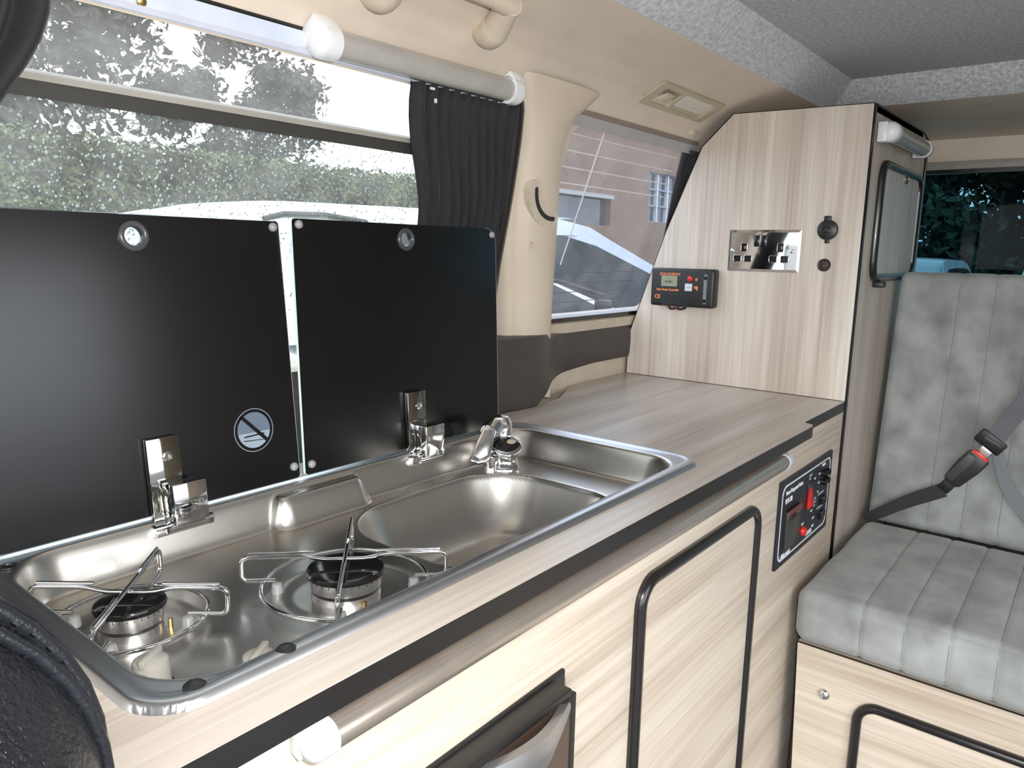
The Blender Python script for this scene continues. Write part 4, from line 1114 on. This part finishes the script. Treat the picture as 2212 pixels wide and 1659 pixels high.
for i in range(len(lp)):
    a = Vector(lp[i]); c_ = Vector(lp[(i+1) % len(lp)]); L_ = (c_-a).length
    m_ = max(1, int(L_/.006))
    for q in range(m_): pp.append((a.lerp(c_, q/m_), (c_-a).normalized()))
for (p_, d_) in pp:
    if p_.z < -.2: continue
    s_ = Vector((0, 1, 0)); n_ = d_.cross(s_)
    for off in (-.0065, .0065):
        b.obox(p_+s_*off-n_*0, d_*.0011, s_*.0003, n_*.0004)
b.build('stitching', mat('grey_stitch', (.012, .013, .016), .5), fs)
fs.children[-1]['kind'] = 'stuff'

# ================================================================== OUTSIDE
GZ = -1.27
gr = B().box((-30, -40, GZ-.1), (60, 45, GZ)).build('ground', mat('wet_asphalt', (.10, .10, .10), .7, scale=3, var=.2))
tag(gr, 'grey asphalt car park around the van', 'ground', kind='structure')
def leafmat(name, col, var=.5):
    m, t, b_ = new_mat(name)
    tc_ = t.nodes.new('ShaderNodeTexCoord'); n_ = t.nodes.new('ShaderNodeTexNoise'); n_.inputs['Scale'].default_value = 5; n_.inputs['Detail'].default_value = 4
    t.links.new(tc_.outputs['Object'], n_.inputs['Vector'])
    r_ = t.nodes.new('ShaderNodeValToRGB'); r_.color_ramp.elements[0].position = .35; r_.color_ramp.elements[1].position = .65
    r_.color_ramp.elements[0].color = tuple(c*(1-var) for c in col)+(1,); r_.color_ramp.elements[1].color = tuple(c*(1+var) for c in col)+(1,)
    t.links.new(n_.outputs['Fac'], r_.inputs['Fac']); t.links.new(r_.outputs['Color'], b_.inputs['Base Color']); b_.inputs['Roughness'].default_value = .7
    return m
def leaves(pts, size, rd):
    """pts: list of (centre, normal)"""
    b = B()
    for (p, n_) in pts:
        n_ = (Vector(n_)+Vector((rd.uniform(-.8, .8), rd.uniform(-.8, .8), rd.uniform(-.8, .8)))).normalized()
        e1 = n_.orthogonal().normalized(); a = rd.uniform(0, 6.28)
        e1, e2 = e1*math.cos(a)+n_.cross(e1)*math.sin(a), n_.cross(e1)*math.cos(a)-e1*math.sin(a)
        s = size*rd.uniform(.6, 1.4); p = Vector(p)
        b.add([p-e1*s, p-e2*s*.45+n_*s*.12, p+e1*s, p+e2*s*.45+n_*s*.12], [(0, 1, 2, 3)])
    return b
rd = random.Random(11)
# hedge along the parking bay
HG = thing('hedge', 'long clipped green hedge behind the white car', 'hedge', (3, 6.6, GZ))
def hedge_surf(u, v):
    return u, v
hx0, hx1, hy0, hy1, hz1 = -1.5, 7.0, 6.1, 7.2, 1.08
b = B(); P = []
for j in range(12):
    row = []
    for i in range(90):
        x = hx0+(hx1-hx0)*i/89; z = GZ+(hz1-.12-GZ)*j/11
        row.append((x, hy0+.12+.10*math.sin(2.3*x+1.7*z)*math.sin(1.1*x-2*z)+rd.uniform(-.03, .03), z))
    P.append(row)
P.append([(p[0], p[1]+.25, hz1-.05+rd.uniform(-.04, .03)) for p in P[-1]]); P.append([(p[0], hy1, hz1-.1) for p in P[-1]]); P.append([(p[0], hy1, GZ) for p in P[-1]])
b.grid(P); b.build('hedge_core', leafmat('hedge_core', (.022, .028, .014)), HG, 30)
pts = []
for i in range(30000):
    x = rd.uniform(hx0, hx1); z = rd.uniform(-.5, hz1)
    pts.append(((x, hy0+.06+.10*math.sin(2.3*x+1.7*z)*math.sin(1.1*x-2*z)+rd.uniform(-.06, .08), z), (0, -1, .3)))
for i in range(9000):
    x = rd.uniform(hx0, hx1); y = rd.uniform(hy0, hy0+.7); pts.append(((x, y, hz1+rd.uniform(-.12, .06)), (0, -.2, 1)))
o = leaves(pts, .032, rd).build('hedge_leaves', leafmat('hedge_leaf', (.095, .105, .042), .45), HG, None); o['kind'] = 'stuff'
def tree(label, c, rx, rz, zc_, leafc, n, size, trunk=True, group='trees outside', gaps=0):
    t = thing('tree', label, 'tree', (c[0], c[1], GZ), group)
    if trunk:
        b = B(); b.tube([(c[0], c[1], GZ), (c[0]+.1, c[1], GZ+(zc_-GZ)*.5), (c[0], c[1], zc_-rz*.1)], [.16, .12, .03], 10)
        for k in range(7 if leafc is LG else 0):
            a = k*2.4; z1 = GZ+(zc_-GZ)*(.45+.07*k)
            b.tube([(c[0]+.05, c[1], z1), (c[0]+rx*.35*math.cos(a), c[1]+rx*.35*math.sin(a), z1+rz*.45), (c[0]+rx*.65*math.cos(a), c[1]+rx*.65*math.sin(a), z1+rz*.7)], [.08, .05, .015], 6)
        b.build('trunk', mat('bark', (.06, .05, .04), .9, scale=8, var=.3), t, 60)
    # clustered crown
    cl_ = []
    for k in range(26 if leafc is LG else 60):
        a = rd.uniform(0, 6.28); h_ = rd.uniform(-1, 1); q = math.sqrt(max(0, 1-h_*h_))*rd.uniform(.55, .95)
        cl_.append((Vector((c[0]+rx*q*math.cos(a), c[1]+rx*q*math.sin(a), zc_+rz*h_*.9)), rx*rd.uniform(.28, .5)))
    pts = []
    for i in range(n):
        p, r_ = rd.choice(cl_); v = Vector((rd.gauss(0, 1), rd.gauss(0, 1), rd.gauss(0, 1))).normalized()
        pts.append((p+v*r_*rd.uniform(.3, 1.0), v))
    o = leaves(pts, size, rd).build('crown', leafc, t, None); o['kind'] = 'stuff'
    return t
LG = leafmat('grey_green_leaf', (.060, .062, .048), .35); LD = leafmat('dark_green_leaf', (.030, .062, .040), .5)
tree('broad grey-green tree at the left beyond the hedge', (2.5, 10.5), 2.3, 2.8, 2.9, LG, 26000, .085)
tree('grey-green tree in the middle beyond the hedge', (6.9, 11.0), 1.15, 1.9, 2.2, LG, 11000, .075)
tree('dark green tree filling the tailgate window', (18.5, 1.6), 2.3, 3.0, 2.0, LD, 30000, .12)
tree('dark green tree at the right of the tailgate window', (18.5, -3.7), 2.2, 2.8, 2.0, LD, 9000, .09)

# cars: body, glasshouse panes, wheels
def car(label, x0, yc, L_, W2, roof, sill_glass, hood, paint, gl, wiper=False, group='parked cars', rooflen=(.04, .56)):
    """faces +x. x0 rear, yc centre line, roof / glass sill / bonnet heights above ground"""
    t = thing('car', label, 'car', (x0+L_/2, yc, GZ), group)
    def X(f): return x0+L_*f
    # side profile of the lower body
    lower = [(0, .30), (0, sill_glass*.92), (.02, sill_glass), (.62, sill_glass), (.70, hood+.06), (.80, hood), (.95, hood-.14), (.995, hood-.30), (1, .45), (.985, .28), (.02, .24)]
    b = B()
    ny_ = 9; rows = []
    for j in range(ny_):
        s = -1+2*j/(ny_-1); e = (1-abs(s)**6)
        rows.append([(X(.5+(f-.5)*(1-.035*abs(s)**3)), yc+W2*s, GZ+(h_-(.05*abs(s)**4 if h_ > .5 else 0))) for f, h_ in lower+lower[:1]])
    b.grid(rows)
    for s, row in ((0, rows[0]), (1, rows[-1])): b.add(row[:-1], [tuple(range(len(row)-1))])
    b.build('body', paint, t, 50, merge=True)
    # glasshouse: cross sections along the length
    pr = [(.006, sill_glass), (rooflen[0]+.010, roof*.93), (rooflen[0]+.022, roof*.975), (rooflen[0]+.08, roof*.995), (.30, roof), (rooflen[1]-.10, roof*.995), (rooflen[1]-.02, roof*.965), (rooflen[1]+.04, roof*.90), (.745, sill_glass+.02)]
    b = B(); rows = []
    for f, h_ in pr:
        q = (h_-sill_glass)/(roof-sill_glass); row = []
        for j in range(13):
            s = -1+2*j/12; wd = W2*(.96-.16*q); row.append((X(f)+(.10*abs(s)**3 if f < .1 else 0), yc+wd*s, GZ+sill_glass+(h_-sill_glass)*(1-.035*abs(s)**4)))
        rows.append(row)
    b.grid(rows); b.build('roof_shell', paint, t, 60)
    # side skins and windows
    for sgn in (-1, 1):
        ins = [(f, h_) for f, h_ in pr]
        def sp(f, h_, off): 
            q = (h_-sill_glass)/(roof-sill_glass); return (X(f), yc+sgn*(W2*(.96-.16*q)+off), GZ+h_)
        top = [(f, sill_glass+(h_-sill_glass)*.965) for f, h_ in pr]
        plate('side_frame', [(f*L_, h_) for f, h_ in top], [], lambda u, v: sp(u/L_, v, -.004), (0, -sgn*.01, 0), paint, t)
        wl_ = [(.05, sill_glass+.02), (rooflen[0]+.05, sill_glass+(roof-sill_glass)*.70), (rooflen[0]+.09, sill_glass+(roof-sill_glass)*.78), (.30, sill_glass+(roof-sill_glass)*.80), (rooflen[1]-.09, sill_glass+(roof-sill_glass)*.79), (rooflen[1]-.01, sill_glass+(roof-sill_glass)*.70), (.70, sill_glass+.02)]
        plate('side_window', [(f*L_, h_) for f, h_ in wl_], [], lambda u, v: sp(u/L_, v, .008), (0, -sgn*.008, 0), gl, t)
        for f in (.155, .80):
            wh = B().lathe((X(f), yc+sgn*(W2-.20), GZ+.31), [(.31, 0), (.32, .03), (.32, .19), (.28, .205), (.2, .2)], 24, (0, sgn, 0)).build('wheel', BLACKP, t)
            B().lathe((X(f), yc+sgn*(W2-.012), GZ+.31), [(.2, 0), (.19, .012), (.05, .02), (.01, .02)], 16, (0, sgn, 0)).build('wheel_trim', SILVER, wh)
        B().obox((X(.64), yc+sgn*(W2+.06), GZ+sill_glass+.05), (.04*L_/5, 0, 0), (0, .075*L_/5, 0), (0, 0, .06*L_/5)).build('mirror', BLACKP, t, bevel=.01)
        B().obox((X(.40), yc+sgn*(W2+.004), GZ+sill_glass-.14), (.09, 0, 0), (0, .012, 0), (0, 0, .016)).build('door_handle', paint, t, bevel=.006)
    # windscreen
    a0, h0 = rooflen[1]+.00, roof*.945; a1, h1 = .742, sill_glass+.03
    b = B(); rows = []
    for k in range(9):
        q = k/8; f = a0+(a1-a0)*q; h_ = h0+(h1-h0)*q; qq = (h_-sill_glass)/(roof-sill_glass)
        rows.append([(X(f)+.06-.12*abs(s)**2*.6+.02, yc+W2*(.88-.14*qq)*s, GZ+h_+.035-.05*abs(s)**2) for s in [-1+2*j/12 for j in range(13)]])
    b.grid(rows); o = b.build('windscreen', CGW, t, 60)
    if wiper:
        for (ya, yb) in ((-.55, -.05), (.0, .55)):
            p0 = Vector((X(.755)+.05, yc+ya, GZ+sill_glass+.075)); p1 = Vector((X(.735)-.02, yc+yb, GZ+sill_glass+.13))
            B().tube([p0, p0.lerp(p1, .5)+Vector((0, 0, .04)), p1], .014, 6).build('wiper', BLACKP, t)
    return t
WCAR = mat('white_car_paint', (.80, .83, .88), .25, coat=.5, var=.01); SCAR = mat('silver_car_paint', (.55, .60, .68), .25, coat=.5, var=.02)
CGL = mat('car_glass', (.02, .028, .032), .08, spec=.12, var=.2); CGW = mat('windscreen_glass', (.04, .06, .09), .08, spec=.9, var=.2)
n1 = car('small white car parked close beside the large side window', 1.13, 2.2, 2.64, .70, 1.71, 1.25, 1.20, WCAR, CGL, True, rooflen=(.0, .365))
B().tube([(1.16, 1.628, GZ+1.628), (1.23, 1.624, GZ+1.646), (1.38, 1.622, GZ+1.650), (1.56, 1.625, GZ+1.634)], .009, 8).build('roof_trim_strip', BLACKP, n1)
car('silver car with dark side windows beyond the small white car', 3.6, 4.09, 6.1, .90, 1.86, 1.0, .95, SCAR, CGL, rooflen=(.02, .357))
car('pale car parked behind the van to the left of the tailgate view', 9.2, 1.75, 3.6, .8, 1.56, .98, .9, SCAR, CGL)
car('white van parked behind the van on the right of the tailgate view', 10.0, -.25, 3.6, .8, 1.54, 1.0, .95, WCAR, CGL)

# brick building with a paned window
bu = thing('brick_building', 'brown brick building with a white paned window behind the silver car', 'building', (19, 11, GZ))
def brickmat():
    m, t, b_ = new_mat('brown_brick')
    tc_ = t.nodes.new('ShaderNodeTexCoord'); mp = t.nodes.new('ShaderNodeMapping'); mp.inputs['Rotation'].default_value = (PI/2, 0, 0)
    br = t.nodes.new('ShaderNodeTexBrick'); br.inputs['Scale'].default_value = 4.4
    br.inputs['Color1'].default_value = (.21, .125, .085, 1); br.inputs['Color2'].default_value = (.25, .155, .105, 1); br.inputs['Mortar'].default_value = (.24, .20, .16, 1)
    br.inputs['Mortar Size'].default_value = .012
    t.links.new(tc_.outputs['Object'], mp.inputs['Vector']); t.links.new(mp.outputs['Vector'], br.inputs['Vector']); t.links.new(br.outputs['Color'], b_.inputs['Base Color'])
    b_.inputs['Roughness'].default_value = .9
    return m
WINS = [(18.9, 1.15, 21.4, 2.50), (14.2, .95, 16.9, 1.62)]
plate('wall', [(13.2, GZ), (27, GZ), (27, 5.2), (13.2, 5.2)], [[(a, b_), (c_, b_), (c_, d_), (a, d_)] for a, b_, c_, d_ in WINS], lambda u, v: (u, 10.0, v), (0, .3, 0), brickmat(), bu)
B().box((13.0, 9.7, 5.2), (27.3, 12, 5.35)).build('roof', mat('slate', (.12, .12, .13), .8), bu)
B().box((13.2, 10.3, GZ), (13.5, 11.6, 5.2)).build('side_wall', brickmat(), bu)
FRM = mat('white_frame', (.62, .66, .72), .5)
for (a, b_, c_, d_), nxw, nyw in ((WINS[0], 4, 3), (WINS[1], 2, 1)):
    wn = B().box((a, 10.16, b_), (c_, 10.18, d_)).build('window_glass', mat('dark_blue_glass', (.03, .04, .06), .08), bu)
    if nxw > 2:
        for k in range(nxw+1):
            x = a+(c_-a)*k/nxw; B().box((x-.035, 10.06, b_), (x+.035, 10.16, d_)).build('glazing_bar', FRM, wn)
        for k in range(nyw+1):
            z = b_+(d_-b_)*k/nyw; B().box((a, 10.07, z-.025), (c_, 10.155, z+.025)).build('glazing_bar', mat('grey_frame', (.22, .25, .30), .5), wn)
    else:
        B().box((a-.05, 9.93, d_), (c_+.05, 10.05, d_+.10)).build('lintel', mat('pale_lintel', (.42, .42, .40), .8), wn)
